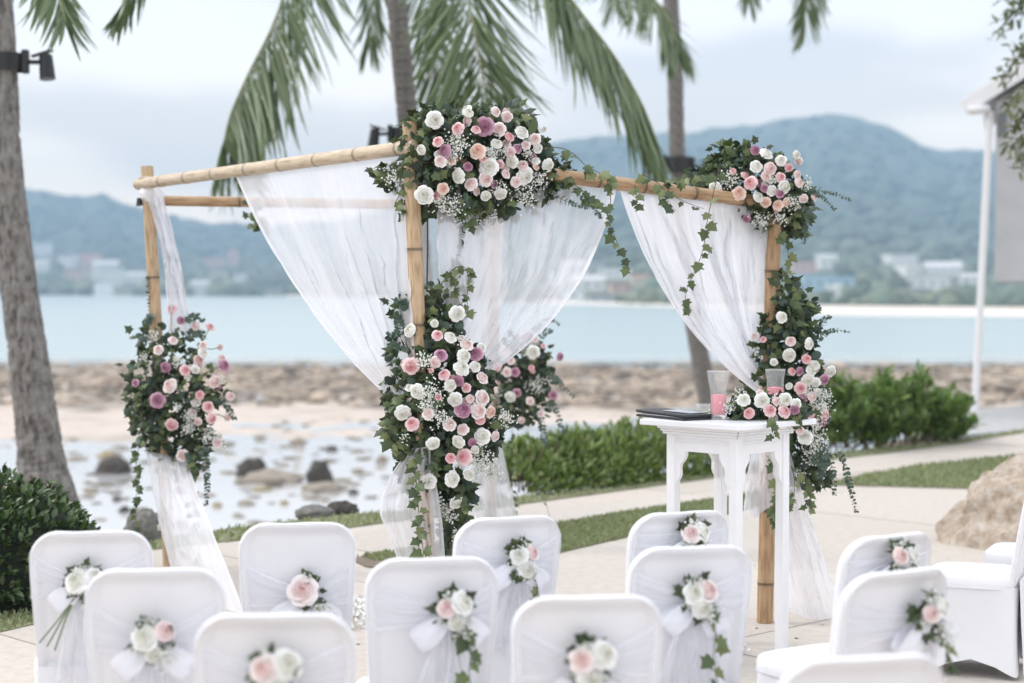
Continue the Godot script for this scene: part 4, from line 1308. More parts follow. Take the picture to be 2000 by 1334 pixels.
	clamp_light("black floodlight strap on the palm behind the table", P(1326, 325, 26.0), 0.185, 1.0, 1.7)
	clamp_light("second black floodlight on the palm behind the table, facing left", P(1326, 318, 26.0), 0.19, -1.0, 1.5)

func build_hedges() -> void:
	# round clipped bush in the near corner: the leaves that show largest are pieces of their own
	var o := thing("round_bush", "round glossy green bush in front of the leaning palm", "bush", Vector3(-3.12, 0, -10.35))
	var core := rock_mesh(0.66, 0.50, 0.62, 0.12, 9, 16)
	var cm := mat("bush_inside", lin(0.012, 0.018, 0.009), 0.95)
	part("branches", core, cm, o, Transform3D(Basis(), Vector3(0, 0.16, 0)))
	var gm := leaf_mat("glossy_leaf", lin(0.075, 0.12, 0.048), 0.34)
	var big := leaf_strip(0.27, 0.22, 4)
	var dome := func() -> Array:
		var an := r(0, TAU); var h := r(0.0, 1.0)
		var n := Vector3(cos(an) * sqrt(1 - h * h), h, sin(an) * sqrt(1 - h * h))
		var k := 1.0 + 0.06 * sin(n.x * 9) * cos(n.z * 8) + r(-0.10, 0.07)
		return [Vector3(n.x * 0.73, 0.05 + n.y * 0.63, n.z * 0.7) * k, n]
	leafy(o, "foliage", big, gm, 5200, dome, Vector2(0.035, 0.062), 0.35)
	var lit := []
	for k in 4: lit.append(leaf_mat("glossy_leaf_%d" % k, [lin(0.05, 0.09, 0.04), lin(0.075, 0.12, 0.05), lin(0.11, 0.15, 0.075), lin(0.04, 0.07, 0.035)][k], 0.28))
	var made := 0
	while made < 240:
		var q: Array = dome.call()
		if q[1].z < 0.1 or q[0].x < -0.3: continue
		made += 1
		var dir: Vector3 = (q[1] + Vector3(r(-0.9, 0.9), r(-0.2, 0.9), r(-0.6, 0.6)))
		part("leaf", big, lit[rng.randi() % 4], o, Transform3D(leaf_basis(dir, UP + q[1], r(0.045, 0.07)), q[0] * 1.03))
	# low hedge between lawn and shore
	var hm := leaf_mat("hedge_leaf", lin(0.22, 0.285, 0.115), 0.42, 0.7)
	var ge := lance
	var segs := [["low_hedge", 985, 968, 1105, 0.46, "low leafy hedge left of the table, nearest the back post"], ["low_hedge", 1105, 956, 1225, 0.52, "low leafy hedge behind the open side of the pavilion"], ["low_hedge", 1225, 942, 1410, 0.55, "low leafy hedge seen between the legs of the white table"]]
	for q in segs:
		var a := G(q[1], q[2]) + Vector3(0, 0, -0.30)
		var b := G(q[3], q[2] - (q[3] - q[1]) * 0.125) + Vector3(0, 0, -0.30)
		var h := thing(q[0], q[5], "hedge", a, "hedge along the walkway")
		var ab := b - a
		ab.y = 0
		var nr := ab.cross(UP).normalized()
		var wh := func() -> Array:
			var s := r(-0.03, 1.03); var an := r(-0.2, PI + 0.2)
			var hh: float = q[4] * (0.82 + 0.18 * sin(s * 17 + q[1]) * cos(s * 7))
			return [ab * s + nr * cos(an) * 0.42 * r(0.6, 1.05) + Vector3(0, maxf(0.02, sin(an) * hh * r(0.5, 1.04)), 0), nr * cos(an) + UP * sin(an)]
		leafy(h, "foliage", ge, hm, 2600, wh, Vector2(0.06, 0.105), 0.6)
		var br := Mb.new()
		br.tint = Color(0.12, 0.09, 0.06)
		for k in 26:
			var p := ab * r(0, 1) + nr * r(-0.25, 0.25)
			br.tube([p, p + Vector3(r(-0.08, 0.08), q[4] * 0.5, r(-0.08, 0.08)), p + Vector3(r(-0.15, 0.15), q[4] * 0.9, r(-0.15, 0.15))], func(t): return lerpf(0.010, 0.004, t), 5)
		part("stems", br.mesh(), leaf_mat("stem", Color.WHITE), h, Transform3D(), "stuff")
	# taller shrubs on the right
	var sm := leaf_mat("shrub_leaf", lin(0.17, 0.25, 0.09), 0.4, 0.7)
	for q in [[1625, 893, 20.0, 0.66, 0.42, "tall leafy shrub right behind the right flower post"], [1690, 886, 20.2, 0.60, 0.40, "bushy shrub second from the right flower post"], [1755, 878, 20.5, 0.72, 0.42, "tallest leafy shrub with upright shoots"], [1820, 866, 20.9, 0.46, 0.40, "lower shrub towards the building"], [1852, 860, 21.2, 0.32, 0.26, "smallest shrub at the end of the row by the pole"]]:
		var a := P(q[0], q[1], q[2])
		a.y = 0
		var h := thing("leafy_shrub", q[5], "shrub", a, "shrubs beside the right walkway")
		var shoots := []
		for k in 16: shoots.append([Vector3(r(-1, 1) * q[4] * 0.5, 0, r(-0.35, 0.35)), Vector3(r(-1, 1) * q[4] * 0.85, q[3] * r(0.40, 1.16), r(-0.45, 0.45))])
		var wh := func() -> Array:
			var sh: Array = shoots[rng.randi() % 16]
			var t := pow(rng.randf(), 0.5)
			var p: Vector3 = sh[0].lerp(sh[1], t)
			var o2 := Vector3(r(-1, 1), r(-0.2, 0.7), r(-1, 1)).normalized()
			return [p + o2 * r(0.0, 0.10), o2 + UP * 0.4]
		leafy(h, "foliage", lance, sm, 1500, wh, Vector2(0.09, 0.15), 0.5)
		var br := Mb.new()
		br.tint = Color(0.12, 0.10, 0.06)
		for sh in shoots: br.tube([sh[0], sh[0].lerp(sh[1], 0.5), sh[1]], func(t): return lerpf(0.012, 0.004, t), 5)
		part("stems", br.mesh(), leaf_mat("stem", Color.WHITE), h, Transform3D(), "stuff")

# ---------------------------------------------------------------- the pavilion
var NB := Vector3(); var NT := Vector3(); var LB := Vector3(); var LT := Vector3(); var RB := Vector3(); var RT := Vector3(); var BB := Vector3(); var BT := Vector3()
func posts() -> void:
	NB = G(842, 1296); NT = P(800, 238, 8.62)
	LB = G(331, 1106); LT = P(287, 325, 11.62)
	RB = G(1494, 1216); RT = P(1513, 352, 9.72)
	BB = G(956, 1062); BT = P(968, 345, 12.5)

func left_beam(t: float) -> Vector3: return P(270, 360, 11.66).lerp(P(812, 286, 8.56), t)
func right_beam(t: float) -> Vector3: return P(806, 306, 8.57).lerp(P(1545, 402, 9.76), t)

func build_pavilion() -> void:
	posts()
	var o := thing("bamboo_pavilion", "four-posted bamboo pavilion frame draped in white", "pavilion", NB)
	var tan_ := bamboo_mat("bamboo_tan", lin(0.53, 0.38, 0.235), lin(0.42, 0.285, 0.16), lin(0.20, 0.125, 0.065), 131)
	var pale := bamboo_mat("bamboo_pale", lin(0.58, 0.47, 0.34), lin(0.48, 0.37, 0.25), lin(0.28, 0.20, 0.125), 132)
	var warm := bamboo_mat("bamboo_warm", lin(0.44, 0.285, 0.155), lin(0.345, 0.21, 0.105), lin(0.17, 0.10, 0.05), 133)
	bamboo(o, "post", NB - NB, NT - NB, 0.041, 0.036, tan_, 0.33, 0.30)
	bamboo(o, "post", LB - NB, LT - NB, 0.040, 0.040, tan_, 0.62, 0.62)
	bamboo(o, "post", RB - NB, RT - NB, 0.044, 0.040, warm, 0.40, 0.21)
	bamboo(o, "post", BB - NB, BT - NB, 0.045, 0.040, pale, 0.4, 0.2)
	bamboo(o, "beam", left_beam(0) - NB, left_beam(1) - NB, 0.036, 0.034, pale, 0.44, 0.42)
	bamboo(o, "beam", right_beam(0) - NB, right_beam(1) - NB, 0.035, 0.033, warm, 0.30, 0.16)
	bamboo(o, "beam", P(304, 392, 11.75) - NB, P(985, 402, 12.6) - NB, 0.034, 0.034, warm, 0.36, 0.55)
	bamboo(o, "beam", P(950, 334, 12.62) - NB, P(1535, 398, 9.86) - NB, 0.034, 0.034, pale, 0.36, 0.3)
	var rope := mat("pale_rope", lin(0.62, 0.56, 0.46), 0.9)
	for q in [[P(287, 357, 11.6), 0.050], [P(1511, 398, 9.72), 0.047], [P(967, 402, 12.52), 0.047]]:
		var m := Mb.new()
		for k in 5:
			var ring := []
			for j in 13:
				var an := TAU * j / 12.0
				ring.append(Vector3(cos(an) * q[1], (k - 2) * 0.011 + sin(an) * 0.012, sin(an) * q[1]))
			m.tube(ring, func(_t): return 0.0055, 5, false)
		part("lashing", m.mesh(), rope, o, Transform3D(Basis(), q[0] - NB), "stuff")
	# rope band low on the left post
	var rb := Mb.new()
	for k in 3:
		var ring := []
		for j in 13:
			var an := TAU * j / 12.0
			ring.append(Vector3(cos(an) * 0.043, (k - 1) * 0.012, sin(an) * 0.043))
		rb.tube(ring, func(_t): return 0.006, 5, false)
	part("rope_band", rb.mesh(), rope, o, Transform3D(Basis(), P(322, 1030, 11.6) - NB), "stuff")
	var sp := thing("clip_spotlight", "little dark spotlight clipped under the left corner joint", "spotlight", P(276, 394, 11.62))
	var sm := Mb.new()
	sm.tube([Vector3(-0.015, 0.03, 0.02), Vector3(-0.012, -0.02, 0.03), Vector3(-0.01, -0.035, 0.032)], func(t): return lerpf(0.022, 0.034, t), 12)
	part("lamp_head", sm.mesh(), mat("black_metal", lin(0.012, 0.013, 0.015), 0.4), sp)
	var cl := Mb.new()
	cl.box(Vector3(0.01, 0.0, 0.0), Vector3(0.05, 0.03, 0.03), 0.004)
	part("clip", cl.mesh(), mat("white_plastic", lin(0.6, 0.6, 0.6), 0.4), sp)
	sp.scale = Vector3.ONE * 0.7
	var gr := thing("power_cable", "thin dark cable running down beside the front post", "cable", P(832, 400, 8.66))
	var gm := Mb.new()
	gm.tube([Vector3(0, 0.2, 0), Vector3(0.006, 0, 0), Vector3(0.008, -0.2, 0), Vector3(0.004, -0.42, 0)], func(_t): return 0.004, 5)
	part("cable", gm.mesh(), mat("dark_green_cable", lin(0.03, 0.05, 0.04), 0.5), gr)

func cloth(label: String, mesh: ArrayMesh, called := "sheer_curtain", group := "white curtains of the pavilion") -> MeshInstance3D:
	return top(called, mesh, sheer(), label, "curtain", group)

func build_cloths() -> void:
	var below := Vector3(0, -0.035, 0)
	# left front curtain: hangs from the left beam, gathered at the front post
	var topl := []
	for k in 7: topl.append(left_beam(lerpf(0.425, 0.975, k / 6.0)) + below)
	var gath := []
	for k in 5: gath.append(P(760 + 13 * k, 778 - 4 * k, 8.62 - 0.02 * k))
	cloth("sheer white curtain from the left beam gathered to the front post", drape(topl, gath, Vector3(-0.07, -0.16, 0.0), 110, 44, [6.0, 9.0], [0.008, 0.034, 0.010], Vector3(0.35, 0, 0.9), 0.70, Vector2(0.03, 0.02)))
	# a second, slacker layer behind it, from the rear left beam
	var tb := []
	for k in 7: tb.append(P(305, 392, 11.75).lerp(P(985, 402, 12.6), lerpf(0.56, 1.0, k / 6.0)) + below)
	var gb := []
	for k in 5: gb.append(P(905 + 14 * k, 800, 12.5))
	cloth("rear sheer curtain seen through the left front one", drape(tb, gb, Vector3(-0.05, -0.2, 0), 80, 30, [7.0, 15.0], [0.01, 0.04, 0.012], Vector3(0.1, 0, 1), 0.26))
	# middle curtain: from the right beam, gathered to the front post's right side
	var tm := []
	for k in 7: tm.append(right_beam(lerpf(0.505, 0.045, k / 6.0)) + below)
	var gm := []
	for k in 5: gm.append(P(966 - 30 * k, 722 + 10 * k, 8.72 - 0.02 * k))
	cloth("sheer white curtain from the right beam swept down to the front post", drape(tm, gm, Vector3(0.15, -0.15, 0.0), 110, 44, [5.0, 8.0], [0.008, 0.034, 0.012], Vector3(-0.3, 0, 0.95), 0.60, Vector2(0.035, 0.02)))
	# right curtain: from the middle of the right beam to the right post
	var tr := []
	for k in 7: tr.append(right_beam(lerpf(0.515, 0.945, k / 6.0)) + below)
	var gr := []
	for k in 5: gr.append(P(1480 + 5 * k, 768 - 6 * k, 9.66 + 0.01 * k))
	cloth("thick white curtain swept from mid beam to the right post", drape(tr, gr, Vector3(-0.16, -0.16, 0.0), 120, 44, [7.0, 11.0], [0.008, 0.034, 0.010], Vector3(-0.35, 0, 0.9), 0.82, Vector2(0.03, 0.02)))
	# narrow gathered drape of the rear post
	var tp := []
	for k in 4: tp.append(P(872 + 38 * k, 415, 12.45))
	var bp := []
	for k in 4: bp.append(P(915 + 16 * k, 800, 12.4))
	cloth("narrow sheer drape hanging down the rear post", drape(tp, bp, Vector3(0, 0, 0), 60, 30, [6.0, 11.0], [0.02, 0.035, 0.012], Vector3(0, 0, 1), 0.34))
	var rt := []
	for k in 4: rt.append(P(918 + 15 * k, 795, 12.35))
	var rbm := []
	for k in 5: rbm.append(P(918 + 25 * k, 1058 - 2 * k, 12.2))
	cloth("lower white cloth tail of the rear post", drape(rt, rbm, Vector3(0, 0.1, 0.05), 50, 26, [4.0, 6.0], [0.010, 0.022, 0.02], Vector3(0.1, 0, 1), 0.66))
	# left post: a knotted swathe above, a long tail below
	var kn := Mb.new()
	kn.grid(24, 12, func(a: float, t: float) -> Vector3:
		var k := 0.050 + 0.022 * sin(PI * t) + 0.010 * sin(a * TAU * 3 + t * 9)
		return Vector3(cos(a * TAU) * k + 0.012, (0.5 - t) * 0.15 - 0.03 * cos(a * TAU + 0.7), sin(a * TAU) * k), true)
	top("cloth_knot", kn.mesh(), mat("white_cloth", lin(0.80, 0.80, 0.82), 0.8), "white cloth knotted round the top of the left post", "cloth", "white curtains of the pavilion", P(294, 380, 11.58))
	var tl := []
	for k in 4: tl.append(P(282 + 10 * k, 376 - 3 * k, 11.52))
	var ml := []
	for k in 4: ml.append(P(330 + 16 * k, 650, 11.50))
	cloth("white cloth swathe falling from the top of the left post", drape(tl, ml, Vector3(0.09, 0.05, 0.03), 44, 30, [3.0, 6.0], [0.008, 0.03, 0.02], Vector3(-0.2, 0, 1), 0.80, Vector2(0.05, 0.05)))
	var t2 := []
	for k in 4: t2.append(P(285 + 26 * k, 880 + 6 * k, 11.50))
	var b2 := []
	for k in 5: b2.append(G([335, 362, 400, 440, 478][k], [1120, 1150, 1175, 1190, 1198][k], 0.012))
	cloth("white cloth tail pooling on the paving under the left flowers", drape(t2, b2, Vector3(-0.03, -0.02, 0.05), 60, 34, [4.0, 5.0], [0.010, 0.024, 0.012], Vector3(-0.2, 0.1, 1), 0.74, Vector2(0.04, 0.04)))
	# front post: billowing tail
	var t3 := []
	for k in 4: t3.append(P(795 + 16 * k, 880, 8.60))
	var m3 := []
	for k in 5: m3.append(P(728 + 34 * k, 1000 + 2 * k, 8.55 - 0.02 * k))
	var tail := Mb.new()
	var left_edge := [[800, 875], [765, 925], [744, 975], [742, 1003], [757, 1040], [775, 1090], [800, 1180], [815, 1290]]
	var right_edge := [[842, 870], [850, 930], [858, 980], [864, 1020], [868, 1070], [872, 1120], [880, 1200], [890, 1290]]
	var tl3 := line3(left_edge, 8.58)
	var tr3 := line3(right_edge, 8.52)
	var nz := FastNoiseLite.new()
	nz.seed = 19; nz.frequency = 1.0
	var t3shape := func(s: float, t: float) -> Vector3:
		var p := along(tl3, t).lerp(along(tr3, t), s)
		return p + Vector3(0.1, 0, 1) * (0.05 * sin(PI * s) + (0.010 + 0.012 * sin(PI * t)) * (sin(TAU * (3.5 * s) + t * 2) + 0.6 * sin(TAU * 7.0 * s + 1 + nz.get_noise_2d(s * 3, t * 3) * 3)))
	var t3shade := func(s: float, _t: float) -> Color: return Color(1, 1, 1, 0.86 if s < 0.04 or s > 0.96 else 0.60)
	tail.grid(64, 44, t3shape, false, t3shade)
	cloth("billowing white cloth tail below the front post's roses", tail.mesh())
	# right post: short swag to its left, long tail to the right
	var t5 := []
	for k in 4: t5.append(P(1470 + 14 * k, 872, 9.58))
	var b5 := []
	for k in 5: b5.append(P(1452 + 19 * k, [998, 1012, 1000, 985, 975][k], 9.50))
	cloth("short fan of white cloth hanging on the left of the right post", drape(t5, b5, Vector3(-0.01, 0.03, 0.03), 44, 24, [4.0, 6.0], [0.006, 0.016, 0.02], Vector3(0, 0, 1), 0.7, Vector2(0.05, 0.05)))
	var t4 := []
	for k in 4: t4.append(P(1500 + 14 * k, 870 + 4 * k, 9.60))
	var b4 := []
	for k in 5: b4.append(G([1528, 1550, 1580, 1612, 1648][k], [1170, 1196, 1208, 1210, 1200][k], 0.012))
	cloth("long white cloth tail reaching the paving by the right post", drape(t4, b4, Vector3(-0.02, -0.06, 0.0), 60, 36, [4.0, 5.0], [0.008, 0.020, 0.012], Vector3(-0.1, 0, 1), 0.60, Vector2(0.04, 0.04)))

func near_depth(u: float, _v: float) -> float: return 8.60 + clampf((u - 830.0) / 330.0, 0, 1.2) * 0.50 + clampf((800.0 - u) / 100.0, 0, 1) * 0.15
func build_flowers() -> void:
	# front corner, above
	var o := arrangement("rose_arrangement", "largest spray of white, blush and mauve roses on the front top corner", [945, 310, 160, 112], near_depth, [[760, 190, 5.13, [
		[455, 225, 180, "w"], [690, 315, 120, "p"], [790, 165, 125, "w"], [955, 290, 155, "m"], [870, 325, 95, "p"], [1100, 320, 145, "b"], [1070, 145, 90, "b"], [1180, 195, 100, "b"], [1200, 405, 115, "p"], [1330, 350, 125, "w"],
		[1460, 420, 115, "b"], [1370, 480, 90, "b"], [1285, 515, 105, "m"], [1210, 550, 130, "b"], [1490, 510, 85, "w"], [1550, 320, 80, "w"], [1075, 475, 130, "w"], [890, 540, 135, "e"], [940, 620, 80, "p"], [490, 445, 110, "p"], [560, 545, 130, "m"],
		[330, 525, 130, "w"], [515, 640, 115, "b"], [630, 640, 85, "e"], [790, 700, 130, "m"], [1000, 700, 145, "w"], [695, 790, 145, "w"], [970, 820, 120, "b"], [820, 870, 135, "b"], [1170, 770, 105, "b"], [1110, 670, 85, "p"], [1230, 645, 115, "w"],
		[1340, 690, 120, "b"], [1590, 680, 125, "w"], [1465, 700, 95, "e"], [1360, 790, 145, "w"], [1270, 850, 120, "b"], [540, 915, 115, "e"], [350, 980, 165, "w"], [965, 985, 135, "w"], [1115, 970, 135, "w"], [1470, 640, 90, "w"]]]],
		[[835, 285, 45, 75, 30, 150], [945, 310, 135, 88, 22, 620], [1035, 345, 65, 55, 18, 130], [905, 225, 75, 18, 16, 40], [830, 385, 40, 35, 16, 70], [920, 405, 90, 22, 18, 110], [1075, 350, 40, 38, 16, 70], [768, 345, 34, 26, 14, 20], [990, 225, 50, 20, 12, 30], [925, 428, 22, 16, 8, 6], [960, 405, 60, 22, 10, 20], [838, 222, 32, 16, 10, 12], [806, 262, 20, 34, 14, 16]],
		[[893, 282, 22, 90], [880, 310, 16, 50], [962, 300, 14, 40], [985, 295, 12, 26], [1030, 300, 10, 20], [880, 400, 24, 70], [860, 395, 16, 36], [975, 365, 16, 26], [1025, 380, 24, 80], [1050, 352, 16, 40], [770, 350, 22, 26], [955, 425, 20, 34], [890, 415, 18, 30]], 0.15)
	vine(o, line3([[775, 345], [748, 335], [725, 328]], 8.7), 5, 0.055)
	vine(o, line3([[790, 360], [778, 385], [772, 400], [790, 410]], 8.6), 6, 0.05)
	vine(o, line3([[895, 400], [912, 425], [920, 440]], 8.62), 6, 0.06)
	spray(o, line3([[905, 440], [902, 460], [898, 485], [892, 515]], 8.68), 0.026, 14)
	spray(o, line3([[1060, 370], [1110, 395], [1150, 405]], 8.9), 0.032, 14)
	part("leaf", leaf_strip(0.28, 0.12, 5), green(1), o, Transform3D(leaf_basis(Vector3(0.35, 1, 0), Vector3(0.3, 0, 1), 0.085), P(1035, 262, 8.62)))
	rebase(o, P(812, 330, 8.62))
	# ivy garland on the right beam
	var g := thing("ivy_garland", "ivy garland trailing along the right front beam", "garland", Vector3.ZERO)
	vine(g, line3([[1050, 292], [1090, 288], [1120, 300], [1145, 325], [1165, 335], [1190, 350], [1195, 372]], 8.98), 12, 0.062)
	vine(g, line3([[1070, 330], [1100, 345], [1135, 370], [1160, 390], [1185, 402]], 8.98), 12, 0.062)
	vine(g, line3([[1190, 352], [1193, 390], [1190, 430], [1198, 455], [1212, 490], [1226, 522]], 9.05), 11, 0.055)
	spray(g, line3([[1120, 375], [1150, 392], [1165, 415], [1172, 425]], 8.96), 0.03, 12)
	vine(g, line3([[1240, 360], [1243, 380], [1240, 405]], 9.1), 5, 0.05)
	vine(g, line3([[1255, 340], [1290, 362], [1300, 385], [1320, 412]], 9.2), 8, 0.06)
	vine(g, line3([[1300, 352], [1330, 350], [1360, 345], [1400, 340]], 9.25), 16, 0.06)
	vine(g, line3([[1300, 375], [1340, 395], [1375, 408]], 9.3), 4, 0.045)
	vine(g, line3([[1405, 330], [1388, 400], [1380, 440], [1375, 480], [1362, 520], [1345, 555], [1338, 590], [1350, 604]], 9.35), 14, 0.060)
	rebase(g, right_beam(0.5))
	# upper right corner
	o = arrangement("rose_arrangement", "dense spray of white and blush roses on the right top corner", [1490, 360, 105, 80], func(_u, _v): return 9.68, [[1340, 260, 4.447, [
		[595, 150, 100, "m"], [695, 180, 120, "w"], [955, 190, 95, "w"], [610, 290, 90, "w"], [725, 310, 145, "b"], [825, 240, 105, "w"], [890, 300, 100, "p"], [410, 335, 70, "p"], [690, 375, 95, "b"], [820, 385, 90, "p"], [970, 430, 125, "b"], [560, 435, 110, "p"],
		[460, 525, 125, "e"], [255, 485, 115, "w"], [680, 485, 85, "m"], [745, 500, 105, "w"], [855, 470, 100, "w"], [815, 520, 90, "m"], [620, 560, 125, "w"], [690, 600, 80, "e"], [800, 625, 95, "e"], [870, 600, 75, "e"], [530, 740, 75, "m"], [1020, 570, 80, "b"], [960, 360, 90, "b"]]]],
		[[1425, 318, 42, 32, 20, 60], [1480, 365, 85, 60, 18, 330], [1385, 350, 42, 24, 20, 70], [1500, 420, 75, 36, 20, 130], [1540, 395, 45, 40, 12, 70], [1470, 300, 55, 18, 12, 30], [1410, 300, 16, 22, 10, 14], [1450, 440, 40, 18, 12, 20], [1565, 420, 14, 40, 12, 24], [1515, 448, 30, 16, 8, 40], [1410, 395, 24, 24, 10, 30], [1420, 292, 10, 14, 4, 3]],
		[[1425, 350, 20, 50], [1508, 352, 12, 30], [1545, 395, 14, 40], [1485, 428, 18, 44], [1525, 425, 16, 40], [1415, 400, 14, 24], [1575, 360, 12, 20]], 0.14)
	spray(o, line3([[1560, 362], [1600, 372], [1630, 378], [1660, 390]], 9.66), 0.03, 16)
	spray(o, line3([[1550, 372], [1585, 375], [1610, 388], [1630, 408]], 9.64), 0.03, 16)
	vine(o, line3([[1525, 445], [1532, 470], [1540, 495], [1538, 520], [1528, 545]], 9.6), 7, 0.06)
	spray(o, line3([[1570, 400], [1580, 430], [1575, 455], [1568, 475]], 9.6), 0.036, 12)
	rebase(o, P(1510, 400, 9.68))
	# front post, middle
	o = arrangement("rose_arrangement", "long cascade of pink, mauve and white roses down the front post", [872, 790, 105, 190], func(u, _v): return 8.62 + clampf((u - 860) / 100.0, 0, 1.2) * 0.08, [[740, 560, 4.942, [
		[310, 430, 155, "w"], [540, 355, 105, "w"], [565, 470, 95, "p"], [755, 260, 120, "w"], [690, 490, 135, "w"], [850, 560, 115, "b"], [940, 650, 115, "m"], [310, 770, 130, "p"], [595, 665, 115, "m"], [545, 730, 115, "b"], [820, 670, 135, "w"], [800, 785, 155, "w"], [510, 810, 75, "p"],
		[630, 850, 120, "p"], [770, 905, 130, "m"], [690, 955, 100, "w"], [1000, 880, 125, "b"], [845, 975, 95, "p"], [370, 1010, 120, "w"], [575, 1065, 85, "p"], [735, 1090, 155, "w"], [880, 1085, 95, "b"], [1000, 1075, 130, "b"], [800, 1200, 170, "m"], [960, 1200, 145, "b"], [1080, 1210, 110, "e"],
		[475, 1225, 105, "b"], [230, 1220, 135, "w"], [975, 1290, 110, "p"], [990, 590, 95, "w"], [930, 770, 85, "w"]]],
		[740, 800, 4.6, [[300, 130, 120, "p"], [635, 135, 130, "b"], [755, 180, 110, "b"], [930, 240, 125, "w"], [1045, 240, 95, "b"], [715, 290, 130, "w"], [835, 290, 105, "m"], [485, 305, 130, "w"], [645, 440, 125, "p"], [765, 425, 120, "p"], [450, 645, 120, "w"], [660, 625, 140, "w"], [805, 590, 120, "w"], [695, 835, 115, "w"], [860, 360, 95, "w"]]]],
		[[808, 605, 38, 30, 24, 80], [868, 575, 28, 34, 14, 20], [900, 545, 18, 26, 8, 6], [850, 640, 50, 40, 16, 150], [880, 740, 80, 80, 16, 520], [790, 770, 38, 46, 28, 90], [775, 830, 26, 30, 18, 24], [850, 840, 80, 55, 18, 420], [830, 920, 46, 40, 26, 150], [880, 960, 40, 40, 16, 130], [890, 1040, 24, 46, 16, 90], [945, 850, 30, 40, 8, 90], [815, 880, 36, 30, 14, 60], [785, 690, 26, 26, 6, 40]],
		[[830, 705, 16, 50], [842, 768, 22, 80], [832, 790, 16, 40], [860, 815, 20, 60], [985, 820, 18, 60], [940, 900, 26, 110], [960, 925, 20, 60], [850, 975, 14, 50], [870, 995, 14, 50], [790, 855, 10, 14], [905, 665, 10, 16], [895, 1045, 12, 24], [880, 1010, 12, 24]], 0.17)
	spray(o, line3([[800, 680], [775, 672], [765, 660], [757, 655]], 8.55), 0.044, 12)
	spray(o, line3([[782, 660], [780, 630], [772, 612]], 8.58), 0.04, 10)
	spray(o, line3([[800, 600], [790, 590], [775, 585]], 8.58), 0.05, 8)
	vine(o, line3([[860, 560], [880, 530], [905, 520], [915, 545], [912, 580], [915, 605]], 8.62), 14, 0.052)
	vine(o, line3([[815, 880], [812, 920], [815, 960], [818, 1000], [822, 1040], [828, 1085]], 8.42), 17, 0.066)
	vine(o, line3([[775, 770], [762, 790], [765, 820], [760, 850], [768, 880]], 8.52), 12, 0.058)
	vine(o, line3([[900, 960], [912, 1000], [908, 1040], [900, 1090]], 8.5), 14, 0.05)
	rebase(o, P(850, 900, 8.62))
	# left post
	o = arrangement("rose_arrangement", "loose spray of pink and mauve roses on the left post", [345, 770, 100, 140], func(_u, _v): return 11.52, [[230, 580, 4.167, [
		[440, 95, 75, "p"], [510, 195, 90, "m"], [635, 235, 62, "b"], [750, 245, 68, "p"], [450, 355, 80, "b"], [330, 430, 68, "b"], [695, 395, 74, "b"], [830, 410, 74, "b"], [690, 465, 96, "w"], [395, 570, 100, "m"], [550, 595, 84, "p"], [630, 590, 78, "w"], [865, 560, 100, "m"], [425, 725, 106, "b"], [780, 690, 106, "b"],
		[325, 840, 100, "m"], [670, 800, 80, "p"], [910, 810, 80, "b"], [735, 895, 100, "p"], [765, 990, 86, "p"], [890, 980, 78, "b"], [440, 1040, 96, "p"], [655, 1010, 94, "b"], [810, 1185, 84, "b"], [525, 1290, 92, "b"], [145, 700, 54, "m"], [720, 1380, 40, "e"], [520, 1500, 44, "w"]]]],
		[[300, 665, 34, 30, 14, 34], [345, 690, 46, 40, 14, 70], [290, 745, 40, 60, 20, 110], [345, 780, 60, 62, 16, 230], [340, 850, 58, 50, 18, 180], [400, 760, 24, 50, 10, 14], [290, 830, 28, 40, 14, 60], [350, 905, 42, 24, 18, 70], [265, 780, 18, 40, 10, 36], [385, 850, 30, 40, 10, 70], [420, 765, 24, 14, 6, 8]],
		[[345, 705, 14, 40], [300, 655, 16, 30], [280, 700, 12, 20], [372, 815, 16, 44], [385, 790, 14, 30], [368, 838, 16, 60], [345, 795, 10, 20], [408, 850, 22, 60], [428, 745, 16, 20], [430, 870, 16, 24]], 0.16)
	for k in [[[336, 660], [334, 640], [335, 610]], [[390, 735], [415, 720], [432, 716]], [[410, 808], [428, 810], [440, 815]], [[380, 690], [400, 660], [408, 642]], [[395, 680], [415, 682], [428, 678]]]:
		var st := Mb.new()
		st.tint = Color(0.15, 0.19, 0.10)
		st.tube(line3(k, 11.42), func(_t): return 0.0032, 5)
		part("rose_stem", st.mesh(), leaf_mat("stem", Color.WHITE), o)
	spray(o, line3([[362, 632], [372, 622], [385, 618], [396, 625]], 11.46), 0.05, 9)
	spray(o, line3([[360, 668], [375, 652], [390, 646], [398, 660]], 11.46), 0.06, 9)
	spray(o, line3([[415, 770], [435, 785], [448, 800], [458, 818]], 11.46), 0.042, 13)
	spray(o, line3([[300, 640], [294, 600], [290, 560], [288, 540]], 11.56), 0.030, 18)
	spray(o, line3([[300, 625], [290, 622], [284, 628]], 11.5), 0.055, 6)
	vine(o, line3([[278, 850], [266, 900], [270, 940], [264, 985], [268, 1030]], 11.42), 16, 0.060)
	vine(o, line3([[380, 880], [378, 930], [376, 980], [382, 1020], [392, 1060], [386, 1105]], 11.35), 18, 0.062)
	spray(o, line3([[395, 870], [402, 910], [405, 950], [402, 985]], 11.38), 0.044, 18)
	spray(o, line3([[368, 880], [374, 920], [376, 960], [380, 1000]], 11.36), 0.04, 18)
	rebase(o, P(330, 800, 11.6))
